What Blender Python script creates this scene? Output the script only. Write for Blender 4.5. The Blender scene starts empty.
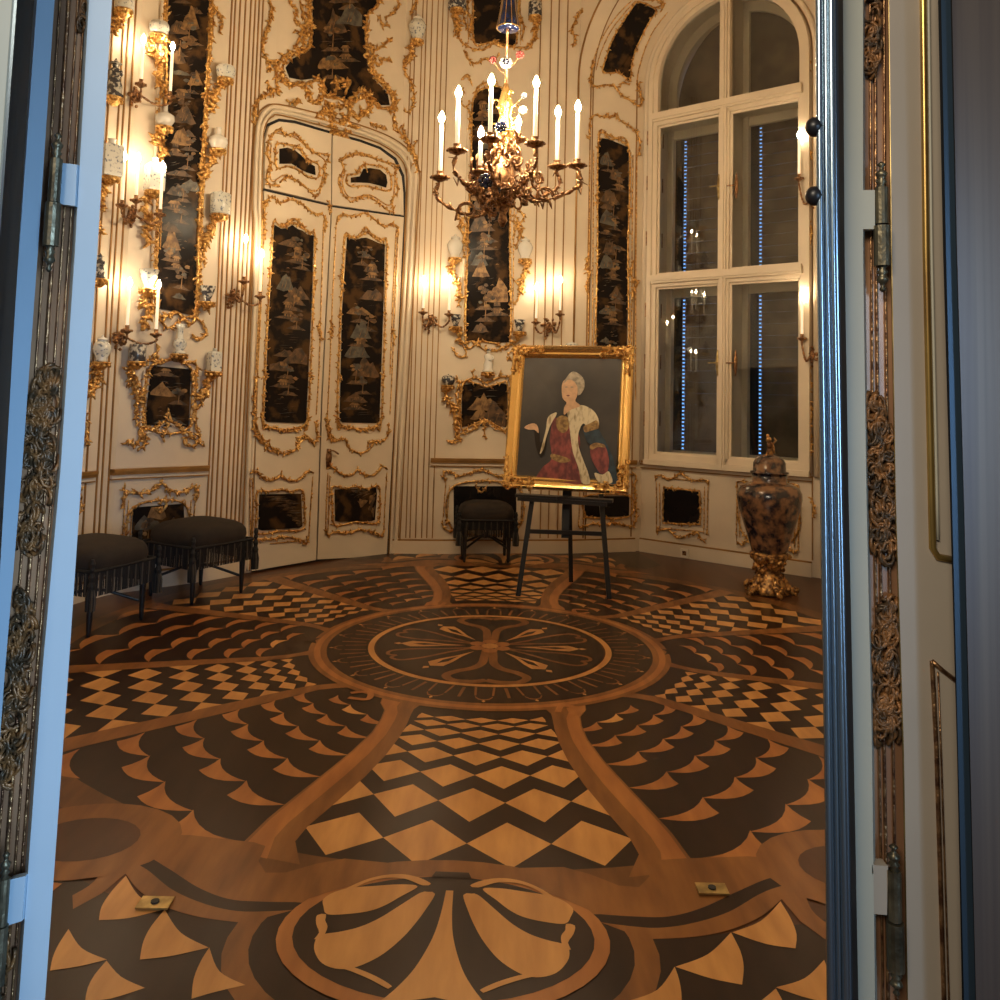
import bpy, math, random
from mathutils import Vector
R=random.Random(7)
C=bpy.context.scene.collection
PI=math.pi
# ---------------------------------------------------------------- camera model
F=860.;PPX=500.;PPY=333.;H=1.45;PITCH=math.atan(63/860);ROLL=.0252
CAM=Vector((0,0,H))
def ray(px,py):
    x=px-PPX;y=-(py-PPY);c,s=math.cos(ROLL),math.sin(ROLL)
    X=c*x-s*y;Y=s*x+c*y;cp,sp=math.cos(PITCH),math.sin(PITCH)
    return Vector((X,F*cp-Y*sp,F*sp+Y*cp))
def flr(px,py,z=0):
    d=ray(px,py);t=(z-H)/d.z;return CAM+d*t
def atY(px,py,Y):
    d=ray(px,py);return CAM+d*(Y/d.y)
cam=bpy.data.objects.new('camera',bpy.data.cameras.new('camera'));C.objects.link(cam)
cam.location=CAM;cam.data.sensor_width=36;cam.data.lens=36*F/1000;cam.data.shift_y=-.167;cam.data.clip_start=.05
cam.rotation_mode='YXZ'
from mathutils import Matrix
cam.matrix_world=Matrix.Translation(CAM)@Matrix.Rotation(PI/2+PITCH,4,'X')@Matrix.Rotation(ROLL,4,'Z')
bpy.context.scene.camera=cam
# ---------------------------------------------------------------- materials
M={}
def nodes(name):
    m=bpy.data.materials.new(name);m.use_nodes=True;nt=m.node_tree
    return m,nt,nt.nodes['Principled BSDF']
def mat(name,col,rough=.5,metal=0,bump=0,bscale=40,var=0,vscale=8,col2=None,spec=.5,coord='Object',stretch=(1,1,1),coat=0,emit=None,estr=0,lo=.4,hi=.62,trans=0,detail=4):
    m,nt,b=nodes(name);N=nt.nodes;L=nt.links
    b.inputs['Base Color'].default_value=(*col,1);b.inputs['Roughness'].default_value=rough;b.inputs['Metallic'].default_value=metal
    b.inputs['Specular IOR Level'].default_value=spec;b.inputs['Coat Weight'].default_value=coat
    if trans:b.inputs['Transmission Weight'].default_value=trans
    if emit:
        b.inputs['Emission Color'].default_value=(*emit,1);b.inputs['Emission Strength'].default_value=estr
    tc=N.new('ShaderNodeTexCoord');mp=N.new('ShaderNodeMapping');L.new(tc.outputs[coord],mp.inputs[0]);mp.inputs['Scale'].default_value=stretch
    if var or col2:
        n=N.new('ShaderNodeTexNoise');n.inputs['Scale'].default_value=vscale;n.inputs['Detail'].default_value=detail;L.new(mp.outputs[0],n.inputs['Vector'])
        r=N.new('ShaderNodeValToRGB');L.new(n.outputs['Fac'],r.inputs[0])
        c2=col2 or tuple(max(0,c*(1-var)) for c in col)
        r.color_ramp.elements[0].position=lo;r.color_ramp.elements[1].position=hi
        r.color_ramp.elements[0].color=(*c2,1);r.color_ramp.elements[1].color=(*col,1)
        L.new(r.outputs[0],b.inputs['Base Color'])
    if bump:
        n2=N.new('ShaderNodeTexNoise');n2.inputs['Scale'].default_value=bscale;n2.inputs['Detail'].default_value=3;L.new(mp.outputs[0],n2.inputs['Vector'])
        bp=N.new('ShaderNodeBump');bp.inputs['Strength'].default_value=bump;bp.inputs['Distance'].default_value=.01;L.new(n2.outputs['Fac'],bp.inputs['Height']);L.new(bp.outputs[0],b.inputs['Normal'])
    M[name]=m;return m
mat('cream',(.73,.62,.47),.45,var=.06,vscale=3)
mat('cream_shadow',(.50,.38,.25),.5)
mat('rib_gold',(.40,.21,.06),.42,.45,var=.3,vscale=5)
mat('gold',(.88,.56,.20),.30,.85,bump=.5,bscale=90,col2=(.34,.15,.035),vscale=45,lo=.36,hi=.6)
mat('gold_bright',(.86,.58,.22),.22,.95,bump=.15,bscale=60)
mat('bronze',(.46,.26,.12),.35,.85,bump=.4,bscale=90,col2=(.16,.075,.04),vscale=50)
mat('lacquer',(.011,.009,.009),.22,spec=.3,var=.4,vscale=6)
mat('lacquer_art',(.013,.010,.009),.2,spec=.06,col2=(.075,.04,.017),vscale=7,lo=.38,hi=.5,detail=9)
mat('paint_gold',(.30,.17,.065),.45,.25,col2=(.10,.05,.02),vscale=22,lo=.38,hi=.6)
mat('paint_brown',(.13,.07,.03),.45,.1,col2=(.03,.018,.01),vscale=18,lo=.38,hi=.6)
mat('paint_grey',(.12,.11,.085),.45,.1,col2=(.05,.045,.04),vscale=18,lo=.38,hi=.6)
def wood(name,c,c2,sc=5,rough=.29):
    m,nt,b=nodes(name);N=nt.nodes;L=nt.links
    tc=N.new('ShaderNodeTexCoord');mp=N.new('ShaderNodeMapping');mp.inputs['Scale'].default_value=(1,.18,1);mp.inputs['Rotation'].default_value=(0,0,.5);L.new(tc.outputs['Object'],mp.inputs[0])
    n=N.new('ShaderNodeTexNoise');n.inputs['Scale'].default_value=sc*3;n.inputs['Detail'].default_value=6;L.new(mp.outputs[0],n.inputs[0])
    n3=N.new('ShaderNodeTexNoise');n3.inputs['Scale'].default_value=2.2;n3.inputs['Detail'].default_value=2;L.new(tc.outputs['Object'],n3.inputs[0])
    mx=N.new('ShaderNodeMath');mx.operation='MULTIPLY_ADD';L.new(n3.outputs['Fac'],mx.inputs[0]);mx.inputs[1].default_value=.5;L.new(n.outputs['Fac'],mx.inputs[2])
    r=N.new('ShaderNodeValToRGB');r.color_ramp.elements[0].position=.55;r.color_ramp.elements[1].position=.95;r.color_ramp.elements[0].color=(*c2,1);r.color_ramp.elements[1].color=(*c,1)
    L.new(mx.outputs[0],r.inputs[0]);L.new(r.outputs[0],b.inputs['Base Color'])
    b.inputs['Roughness'].default_value=rough;b.inputs['Specular IOR Level'].default_value=.22
    M[name]=m
wood('wood_base',(.20,.082,.025),(.10,.040,.013))
wood('wood_mid',(.30,.125,.036),(.165,.065,.020))
wood('wood_light',(.66,.34,.11),(.46,.215,.065))
wood('wood_red',(.46,.19,.055),(.30,.11,.032))
wood('wood_dark',(.032,.014,.008),(.018,.008,.005))
wood('wood_plain',(.10,.036,.014),(.055,.020,.009),3)
mat('ebony',(.012,.011,.012),.35,bump=.1)
mat('velvet',(.022,.014,.009),.85,var=.3,vscale=12,bump=.2,bscale=200)
mat('fringe',(.010,.009,.009),.75,var=.5,vscale=60)
mat('fringe_light',(.07,.055,.04),.6)
mat('porcelain',(.62,.62,.56),.22,col2=(.16,.19,.24),vscale=45,lo=.36,hi=.45,coat=.4)
mat('porcelain_white',(.72,.70,.64),.2,coat=.4)
mat('porcelain_blue',(.004,.006,.02),.12,coat=.5,col2=(.012,.02,.07),vscale=20)
mat('porcelain_dark',(.05,.05,.06),.15,coat=.5,col2=(.5,.48,.42),vscale=30,lo=.42,hi=.5)
mat('urn_glaze',(.21,.11,.055),.2,coat=.4,col2=(.014,.012,.02),vscale=14,lo=.40,hi=.60,detail=7)
mat('urn_gold',(.62,.34,.11),.35,.6,col2=(.10,.045,.02),vscale=30,lo=.4,hi=.6,bump=.6,bscale=40)
mat('candle',(.92,.84,.68),.4,emit=(1,.80,.5),estr=.7)  # wax emits faintly: its candlelit glow is put into the material
mat('flame',(1,.8,.5),.5,emit=(1,.78,.50),estr=1050)
mat('flame_wall',(1,.8,.5),.5,emit=(1,.77,.50),estr=135)
mat('brass',(.55,.40,.16),.35,.85,var=.4,vscale=20)
mat('old_brass',(.20,.17,.11),.4,.8,var=.5,vscale=25,bump=.3)
mat('jamb_white',(.50,.49,.40),.45,var=.05,vscale=4)
mat('jamb_left',(.43,.56,.68),.4,var=.05,vscale=4)
mat('jamb_cream',(.42,.36,.29),.45,var=.06,vscale=4)
mat('bronze_board',(.52,.29,.16),.3,.1,col2=(.25,.13,.07),vscale=6,stretch=(3,3,.35),coat=0)
mat('bronze_relief',(.30,.13,.04),.42,.3,col2=(.075,.045,.022),vscale=50,bump=.6,bscale=60)
mat('steel',(.30,.28,.27),.26,.95,col2=(.20,.19,.20),vscale=3,stretch=(14,14,.15))
mat('steel_dark',(.05,.085,.13),.35,.5)
mat('steel_warm',(.22,.18,.155),.36,.6,col2=(.15,.125,.12),vscale=3,stretch=(14,14,.15))
mat('moulding_gold',(.62,.42,.12),.3,.8,col2=(.30,.17,.06),vscale=4,lo=.3,hi=.6)
mat('steel_blue',(.33,.42,.50),.22,.9)
mat('black_gap',(.006,.006,.008),.6)
mat('ceiling',(.66,.55,.42),.6)
mat('shutter',(.17,.12,.08),.6,var=.5,vscale=4)
mat('shutter_blue',(.012,.022,.035),.5)
mat('daylight',(.2,.5,1),.5,emit=(.20,.48,1),estr=1.3)
mat('skin',(.62,.38,.22),.5,var=.15,vscale=30)
mat('canvas_dark',(.055,.040,.026),.45,col2=(.018,.014,.010),vscale=2.5,lo=.3,hi=.7)
mat('red_silk',(.28,.055,.045),.5,col2=(.12,.02,.02),vscale=14,stretch=(2,2,1))
mat('ermine',(.66,.58,.40),.6,col2=(.30,.23,.12),vscale=16,stretch=(3,3,.7),lo=.3,hi=.5)
mat('gold_braid',(.38,.24,.08),.6,col2=(.18,.10,.035),vscale=40)
mat('blue_cloth',(.018,.045,.07),.5,var=.5,vscale=20)
mat('hair',(.42,.36,.27),.6,var=.45,vscale=30)
mat('plastic',(.75,.68,.55),.4)
m,nt,b=nodes('glass');b.inputs['Transmission Weight'].default_value=1;b.inputs['Roughness'].default_value=.0;b.inputs['IOR'].default_value=1.45;b.inputs['Base Color'].default_value=(.9,.95,.95,1);M['glass']=m
# ---------------------------------------------------------------- mesh builder
ORG={}
class MB:
    def __init__(s):s.v=[];s.f=[];s.m=[]
    def add(s,vs,fs,m=0):
        o=len(s.v);s.v+=[Vector(v) for v in vs];s.f+=[tuple(i+o for i in f) for f in fs];s.m+=[m]*len(fs);return s
    def box(s,x0,x1,y0,y1,z0,z1,m=0):
        return s.add([(x0,y0,z0),(x1,y0,z0),(x1,y1,z0),(x0,y1,z0),(x0,y0,z1),(x1,y0,z1),(x1,y1,z1),(x0,y1,z1)],[(0,3,2,1),(4,5,6,7),(0,1,5,4),(1,2,6,5),(2,3,7,6),(3,0,4,7)],m)
    def hexa(s,a,b,m=0): # two quads (4 pts each) joined
        return s.add(list(a)+list(b),[(0,3,2,1),(4,5,6,7),(0,1,5,4),(1,2,6,5),(2,3,7,6),(3,0,4,7)],m)
    def prism(s,pts,d,m=0): # polygon pts extruded by vector d (front= pts)
        n=len(pts);d=Vector(d);q=[Vector(p)+d for p in pts]
        return s.add(list(pts)+q,[tuple(range(n)),tuple(range(2*n-1,n-1,-1))]+[(i,n+i,n+(i+1)%n,(i+1)%n) for i in range(n)],m)
    def tube(s,pts,r,n=6,closed=False,m=0,flat=None,cap=True):
        P=[Vector(p) for p in pts];k=len(P)
        if k<2:return s
        rr=r if hasattr(r,'__len__') else [r]*k
        vs=[];prev=None
        for i in range(k):
            a=P[(i-1)%k] if (closed or i>0) else P[i];b=P[(i+1)%k] if (closed or i<k-1) else P[i]
            t=(b-a);t=t.normalized() if t.length>1e-9 else Vector((0,0,1))
            if prev is None:
                u=t.cross(Vector((0,0,1)))
                if u.length<.1:u=t.cross(Vector((1,0,0)))
            else:u=prev-t*prev.dot(t)
            if u.length<1e-6:u=t.orthogonal()
            u.normalize();prev=u;w=t.cross(u)
            for j in range(n):
                a_=2*PI*j/n;vs.append(P[i]+(u*math.cos(a_)+w*math.sin(a_))*rr[i])
        fs=[]
        for i in range(k if closed else k-1):
            for j in range(n):
                a_=i*n+j;b_=i*n+(j+1)%n;c_=((i+1)%k)*n+(j+1)%n;d_=((i+1)%k)*n+j;fs.append((a_,b_,c_,d_))
        if not closed and cap:fs+= [tuple(range(n-1,-1,-1)),tuple(range((k-1)*n,k*n))]
        return s.add(vs,fs,m)
    def lathe(s,prof,c,n=20,m=0,sx=1,sy=1):
        c=Vector(c);vs=[];k=len(prof)
        for r,z in prof:
            for j in range(n):
                a=2*PI*j/n;vs.append(c+Vector((r*sx*math.cos(a),r*sy*math.sin(a),z)))
        fs=[(i*n+j,i*n+(j+1)%n,(i+1)*n+(j+1)%n,(i+1)*n+j) for i in range(k-1) for j in range(n)]
        fs+=[tuple(range(n-1,-1,-1)),tuple(range((k-1)*n,k*n))]
        return s.add(vs,fs,m)
    def blob(s,c,rx,ry=None,rz=None,n=8,m=0,jit=0):
        ry=ry or rx;rz=rz or rx;c=Vector(c);k=max(4,n//2+1);vs=[c+Vector((0,0,-rz))]
        for i in range(1,k):
            ph=-PI/2+PI*i/k
            for j in range(n):
                a=2*PI*j/n;q=1+(R.random()-.5)*jit
                vs.append(c+Vector((rx*math.cos(ph)*math.cos(a),ry*math.cos(ph)*math.sin(a),rz*math.sin(ph)))*1.0 if not jit else c+Vector((rx*math.cos(ph)*math.cos(a)*q,ry*math.cos(ph)*math.sin(a)*q,rz*math.sin(ph)*q)))
        vs.append(c+Vector((0,0,rz)));T=len(vs)-1;fs=[]
        for j in range(n):fs.append((0,1+(j+1)%n,1+j))
        for i in range(k-2):
            for j in range(n):a=1+i*n+j;b=1+i*n+(j+1)%n;fs.append((a,b,b+n,a+n))
        o=1+(k-2)*n
        for j in range(n):fs.append((o+j,o+(j+1)%n,T))
        return s.add(vs,fs,m)
    def build(s,name,mats,parent=None,smooth=False,org=None,kind=None):
        if isinstance(mats,str):mats=[mats]
        o_=ORG[parent.name] if parent else Vector(org or (0,0,0))
        me=bpy.data.meshes.new(name);me.from_pydata([v-o_ for v in s.v],[],s.f)
        for x in mats:me.materials.append(M[x])
        for p,i in zip(me.polygons,s.m):p.material_index=i;p.use_smooth=smooth
        me.update();ob=bpy.data.objects.new(name,me);C.objects.link(ob)
        if parent:ob.parent=parent
        else:ob.location=o_
        ORG[ob.name]=o_
        if kind:ob['kind']=kind
        return ob
def tag(o,label,cat,group=None):
    o['label']=label;o['category']=cat
    if group:o['group']=group
    return o
def thing(name,label,cat,loc,group=None):
    o=bpy.data.objects.new(name,None);o.empty_display_size=.05;C.objects.link(o);o.location=loc;ORG[o.name]=Vector(loc)
    return tag(o,label,cat,group)
def struct(name,loc=(0,0,0)):
    o=bpy.data.objects.new(name,None);o.empty_display_size=.05;C.objects.link(o);o.location=loc;ORG[o.name]=Vector(loc);o['kind']='structure';return o
def dup(o,d,label=None):   # copy a thing with its parts, moved by d
    def rec(a,p):
        c=a.copy();C.objects.link(c)
        if p:c.parent=p
        for ch in a.children:rec(ch,c)
        return c
    kids={o:list(o.children)}
    r=rec(o,None);r.location=Vector(o.location)+Vector(d)
    if label:r['label']=label
    return r
def cr(P,step,closed=False): # catmull-rom through 2d/3d points
    P=[Vector(p) for p in P];n=len(P);out=[]
    if n<3 and not closed:
        k=max(1,int((P[1]-P[0]).length/step));return [P[0].lerp(P[1],i/k) for i in range(k+1)]
    for i in range(n if closed else n-1):
        if closed:p0,p1,p2,p3=P[(i-1)%n],P[i],P[(i+1)%n],P[(i+2)%n]
        else:p0,p1,p2,p3=P[max(i-1,0)],P[i],P[i+1],P[min(i+2,n-1)]
        k=max(1,int((p2-p1).length/step+.5))
        for j in range(k):
            t=j/k;out.append(.5*((2*p1)+(p2-p0)*t+(2*p0-5*p1+4*p2-p3)*t*t+(3*p1-p0-3*p2+p3)*t**3))
    if not closed:out.append(P[-1])
    return out
ZM=dict(A=(0,0,4),B=(220,0,4),C=(400,0,4),D=(570,0,4),E=(0,220,4),F=(220,200,4),G=(400,220,4),H=(620,220,4),I=(0,420,4),J=(220,400,4),K=(430,340,4),L=(620,400,4),P=(0,0,1))
def q(t):
    z=ZM[t[0]];v=[float(a) for a in t[1:].split()];return [(z[0]+v[i]/z[2],z[1]+v[i+1]/z[2]) for i in range(0,len(v),2)]
# ---------------------------------------------------------------- floor inlay (one floor, pattern in polar coordinates)
fc=flr(490,646.6);AX=math.radians(-91.4)
def pol(r,a,m=1): # a degrees from the front axis
    t=AX+math.radians(a)*m;return (fc.x+r*math.cos(t),fc.y+r*math.sin(t))
fb=MB();FM=['wood_plain','wood_base','wood_mid','wood_light','wood_red','wood_dark','brass']
def lay(pts,l,m):
    a=sum(pts[i][0]*pts[(i+1)%len(pts)][1]-pts[(i+1)%len(pts)][0]*pts[i][1] for i in range(len(pts)))
    if a<0:pts=pts[::-1]
    fb.add([(p[0],p[1],.0005*l) for p in pts],[tuple(range(len(pts)))],m)
def arcP(r,a0,a1,n=12):return [(r,a0+(a1-a0)*i/n) for i in range(n+1)]
def ring(r0,r1,l,m,a0=0,a1=360,n=96):
    for i in range(n):
        p=a0+(a1-a0)*i/n;s_=a0+(a1-a0)*(i+1)/n;lay([pol(r0,p),pol(r1,p),pol(r1,s_),pol(r0,s_)],l,m)
def P2(L_,ax,sc=1,m=1):return [pol(r,ax+a*sc*m) for r,a in L_]
fb.add([(-4,-.5,0),(4,-.5,0),(4,9.6,0),(-4,9.6,0)],[(0,1,2,3)],0)
ring(1.0,2.42,1,5);ring(2.36,2.50,2,1);
def checker(ax,half,r0=1.04,r1=2.33,rows=(2.205,1.92,1.70,1.53,1.40,1.295,1.21,1.14),wd=7.15,n=4):
    for k,rc in enumerate(rows):
        up=rows[k-1]-rc if k else rc-rows[1]
        dn=rc-rows[k+1] if k<len(rows)-1 else .06
        hk=.5 if n==4 else .42;h0=up*hk;h1=dn*hk
        off=.5 if k%2==0 else 0
        for j in range(-n,n+1):
            a=(j+off)*wd
            if abs(a)>half+1:continue
            L_=[(rc-h1,a),(rc,a+wd/2),(rc+h0,a),(rc,a-wd/2)]
            L_=[(r,max(-half-.5,min(half+.5,q_))) for r,q_ in L_]
            lay(P2(L_,ax),2.2,3)
def sails(ax,a0,a1,m=1,ncol=4,K=7):
    w=(a1-a0)/ncol
    for j in range(ncol+1):
        for k in range(-1,K):
            r=2.26*1.13**(-k)*.958**j
            if r<1.1 or r>2.34:continue
            sx=min(1,(2.42-r)/.1)
            at=a0+w*(j+1)-.0
            if j==ncol:at=a0+w*j
            L_=[]
            n=6;rl=r*1.047;rr=r*1.062
            for i in range(n+1): # tip -> left, concave (dark scale bulges out)
                t=i/n;L_.append((r+(rl-r)*(1-(1-t)**2.5),at-w*1.02*t))
            for i in range(1,n+1):
                t=i/n;L_.append((rl+(rr-rl)*t+.017*r*math.sin(PI*t),at-w*1.02*(1-t)-(.6*t)))
            for i in range(1,3):
                t=i/3;L_.append((rr+(r-rr)*t,at-.6*(1-t)-.25*math.sin(PI*t)))
            L_=[(rr_,max(a0-.8,min(a1+.8,aa))) for rr_,aa in L_]
            if j==ncol:continue
            lay(P2(L_,ax,1,m),2.5,4 if k>-1 and (j+k)%3 else 3 if r<1.2 else 4)
def bandA(ax,m,pin,pout,l=3,mm=2):
    n=len(pin)
    for i in range(n-1):lay([pol(pin[i][0],ax+m*pin[i][1]),pol(pout[i][0],ax+m*pout[i][1]),pol(pout[i+1][0],ax+m*pout[i+1][1]),pol(pin[i+1][0],ax+m*pin[i+1][1])],l,mm)
RB=[1.0,1.08,1.15,1.25,1.4,1.6,1.8,2.05,2.2,2.3,2.42]
for m in (1,-1):
  for base in (0,180):
    def A(L_):return [(r,a) for r,a in L_]
    mm=m if base==0 else -m
    bi=[16.5,17,16.2,15,13.9,13.3,13.3,13.8,14.1,13.9,12.0];bo=[29,26.5,23,21,19.3,18.5,18.3,18.2,18.1,17.8,17.5]
    bandA(base,mm,list(zip(RB,bi)),list(zip(RB,bo)))
    bm_=[(a+b)/2 for a,b in zip(bi,bo)]
    bandA(base,mm,list(zip(RB,[x-.1 for x in bm_])),list(zip(RB,[x-.3 for x in bo])),3.2,4)
    bandA(base,mm,list(zip(RB,[40,43,44.5,44.6,44.7,44.8,45,45.2,45.3,45.2,45])),list(zip(RB,[45,47,48.4]+[48.6]*8)))
    bandA(base,mm,list(zip(RB,[75,74,72.5]+[71.6]*8)),list(zip(RB,[80,77,75.5]+[74.9]*8)))
    sails(base,18.3,45,mm)
for m,ax in ((1,0),(1,180)):
    checker(ax,14)
for ax in (60,-60,120,-120):checker(ax,11.4,rows=(2.27,2.05,1.85,1.665,1.50,1.36,1.24,1.14),wd=5.75,n=3)
sails(75,0,30,1,4,7);sails(-75,0,30,-1,4,7)
# medallion
ring(.93,1.03,5,2);ring(.965,1.0,6,4);ring(.70,.93,5,5);ring(.665,.70,5,3);ring(0.001,.655,5,5,n=48)
for i in range(44):
    a=i*360/44
    if i%2:lay([pol(.72,a-.7),pol(.86,a-.5),pol(.86,a+.5),pol(.72,a+.7)],6,2)
    else:
        for s_ in (-1,1):lay([pol(.71,a+s_*3.2),pol(.83,a+s_*2.6),pol(.83,a+s_*3.3),pol(.71,a+s_*4.2)],6,2)
        for k in range(5):
            t0=-2.9+5.8*k/5;t1=-2.9+5.8*(k+1)/5;r=lambda t:.83+.05*math.sqrt(max(0,1-(t/2.95)**2))
            lay([pol(r(t0),a+t0),pol(r(t0)+.014,a+t0),pol(r(t1)+.014,a+t1),pol(r(t1),a+t1)],6,2)
        lay([pol(.905,a-.6),pol(.92,a),pol(.905,a+.6),pol(.89,a)],6,3)
def strip(L_,w,l,m,ax=0,closed=False):
    pts=[Vector(pol(r,ax+a)) for r,a in L_];pts=cr(pts,.02,closed);n=len(pts)
    W=w if callable(w) else (lambda t:w)
    for i in range(n if closed else n-1):
        a,b=pts[i],pts[(i+1)%n];p=pts[i-1] if (i>0 or closed) else a;c=pts[(i+2)%n] if (i<n-2 or closed) else b
        t0=(b-p).normalized();t1=(c-a).normalized();n0=Vector((-t0.y,t0.x));n1=Vector((-t1.y,t1.x))
        w0=W(i/n)/2;w1=W((i+1)/n)/2
        lay([tuple(a+n0*w0),tuple(b+n1*w1),tuple(b-n1*w1),tuple(a-n0*w0)],l,m)
for ax in (0,180): # heart shaped loops
    for s_ in (1,-1):strip([(.08,s_*14),(.2,s_*7),(.33,s_*6),(.42,s_*11),(.50,s_*19),(.585,s_*21),(.64,s_*15),(.63,s_*6),(.60,0)],.048,6,2,ax)
for ax,r1 in ((38,.5),(-38,.5),(142,.5),(-142,.5),(90,.52),(-90,.52)):
    L_=[(.14,0),(.26,-3.5),(.38,-7),(.46,-7),(r1,0),(.46,7),(.38,7),(.26,3.5)]
    lay([pol(r,ax+a) for r,a in L_],6,3);lay([pol(r,ax+a) for r,a in [(.27,0),(.38,-3),(.45,0),(.38,3)]],7,5)
    lay([pol(r,ax+a) for r,a in [(.53,-2),(.56,0),(.53,2),(.51,0)]],6,3)
for ax in (66,-66,114,-114):
    for s_ in (1,-1):strip([(.1,0),(.28,s_*8),(.44,s_*11),(.57,s_*9),(.6,s_*3),(.56,0)],.022,6,2,ax)
for i in range(6):
    a=i*60+30;lay([(fc.x+.085*math.cos(math.radians(a))+.045*math.cos(t*PI/4),fc.y+.085*math.sin(math.radians(a))+.045*math.sin(t*PI/4)) for t in range(8)],7,4)
lay([(fc.x+.05*math.cos(t*PI/4),fc.y+.05*math.sin(t*PI/4)) for t in range(8)],8,3)
for ax in (28,-28,152,-152):
    strip([(1.07,ax-9),(1.0,ax-6),(1.08,ax-2.5),(1.12,ax-7)],.03,7,4)
for ax in (90,-90):
    lay([pol(1.0,ax-3.5),pol(1.02,ax),pol(1.0,ax+3.5),pol(1.06,ax+1),pol(1.12,ax),pol(1.06,ax-1)],7,5)
# outer palmettes front and back
def ell(a,b,cv,n=40,t0=0,t1=2*PI):return [(-.033+a*math.sin(t0+(t1-t0)*i/n),cv-b*math.cos(t0+(t1-t0)*i/n)) for i in range(n)]
def xy(u,v,flip=1):
    A_=AX if flip>0 else AX+PI
    return (fc.x+v*math.cos(A_)-u*math.sin(A_),fc.y+v*math.sin(A_)+u*math.cos(A_))
def inv(px,py):
    p=flr(px,py);x,y=p.x-fc.x,p.y-fc.y;return (-x*math.sin(AX)+y*math.cos(AX),x*math.cos(AX)+y*math.sin(AX))
def tr(t,ox,oy,s_):
    v=[float(a) for a in t.split()];return [inv(ox+v[i]/s_,oy+v[i+1]/s_) for i in range(0,len(v),2)]
U0=-.033
for fl_ in (1,-1):
    X=lambda L_:[xy(u,v,fl_) for u,v in L_]
    # outer field beyond the border
    for m in (1,-1):
        O=lambda t,sm=1:[((u if m==1 else 2*U0-u),v) for u,v in ([tuple(p) for p in cr(tr(t,600,830,4.35),.02)] if sm else tr(t,600,830,4.35))]
        # dark outer field
        lay(X([(m*.3,2.5),(m*.6,2.66),(m*1.0,2.56),(m*1.25,2.42),(m*1.42,2.62),(m*1.3,3.2),(m*.8,3.6),(m*.2,3.7)]),3.4,5)
        up=O('0 370 150 380 300 380 450 340 600 270 750 210 880 210');lo=O('880 240 800 245 700 280 560 360 400 410 250 430 110 420 0 405')
        base=X([(U0,2.352),(U0+m*.2,2.34),(U0+m*.34,2.325),(U0+m*.42,2.36),(U0+m*.50,2.415),(U0+m*.56,2.42),(U0+m*.60,2.36),(U0+m*.605,2.27),(m*.68,2.25),(m*.9,2.22),(m*1.15,2.24),(m*1.3,2.2)]+up[::-1]+[(U0,2.6)])
        lay(base,4.5,2)
        lay(X(up+lo),5,5)
        lay(X(lo+O('200 480 400 470 560 440 700 380 790 305')+O('870 400 980 480')+O('1000 420 920 350 880 240')),5.4,2)
        for t in ('785 315 830 390 855 460 850 520','570 450 610 530 625 600 618 678','325 600 345 660 355 740 350 760','975 570 985 650 980 730 978 740','765 695 790 730 800 760 805 800'):
            pass
        S1=[['785 315 830 390 855 460 850 520','850 520 720 500 575 450','575 450 700 400 785 315'],['570 450 610 530 625 600 618 678','618 678 480 650 328 600','328 600 470 545 570 450'],
            ['325 600 345 660 355 740 340 830','340 830 240 790 120 750','120 750 250 700 325 600'],['975 570 1000 640 1010 700 1005 760','1005 760 880 730 765 690','765 690 890 650 975 570'],
            ['765 695 800 760 815 820 810 880','810 880 700 860 560 800','560 800 680 760 765 695']]
        for sg in S1:
            L_=[]
            for g in sg:L_+=O(g)
            lay(X(L_),6,3)
        if fl_==1:
            c_=(m*1.22,2.27)
            for rr,mt,ly in ((.30,2,7),(.17,0,8)):
                lay(X([(c_[0]+rr*math.cos(t*PI/12),c_[1]+rr*.8*math.sin(t*PI/12)) for t in range(24)]),ly,mt)
            lay(X([(m*1.16,2.52),(m*1.28,2.50),(m*1.42,2.7),(m*1.34,2.9),(m*1.2,2.75)]),7.4,4)
    lay(X(ell(.57,.42,2.73)),3.8,2);lay(X(ell(.506,.36,2.72)),4.1,5);lay(X(ell(.446,.31,2.685)),9,4);lay(X(ell(.405,.27,2.68)),10,5)
    lay(X([(U0-.42,2.42),(U0-.2,2.365),(U0,2.352),(U0+.2,2.365),(U0+.42,2.42),(U0+.40,2.55),(U0+.33,2.50),(U0+.22,2.44),(U0+.1,2.415),(U0,2.41),(U0-.1,2.415),(U0-.22,2.44),(U0-.33,2.50),(U0-.40,2.55)]),11,2)
    for m in (1,-1):
        pass
    for ti,t in enumerate(('440 110 455 108 470 112 450 145 430 172 405 200 370 230 335 250 300 262 270 262 245 252 232 235 228 215 240 195 280 188 320 178 360 160 400 135','247 122 270 108 300 100 350 96 400 93 435 97 400 118 370 135 340 146 300 152 255 153 247 138','290 103 320 88 350 78 380 73 410 73 440 80 462 92 445 95 410 82 370 80 330 90 300 105','234 155 252 153 250 165 255 178 248 195 238 205 228 203 238 190 232 172','272 258 300 258 330 268 360 282 384 298 376 303 340 284 300 267')):
        L_=[tuple(p) for p in cr(tr(t,200,840,2),.012,True)]
        for m in (1,-1):lay(X([(u if m==1 else 2*U0-u,v) for u,v in L_]),12+.15*ti,3)
    L_=[tuple(p) for p in cr(tr('492 105 482 150 465 200 430 260 388 305 350 335',200,840,2),.02)]
    lay(X(L_+[(U0,2.93)]+[(2*U0-u,v) for u,v in L_][::-1]),12,3)
    lay(X([(U0-.05,2.385),(U0+.05,2.385),(U0+.06,2.415),(U0-.06,2.415)]),12.9,5)
floor=fb.build('floor',FM,kind='structure')
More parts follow.
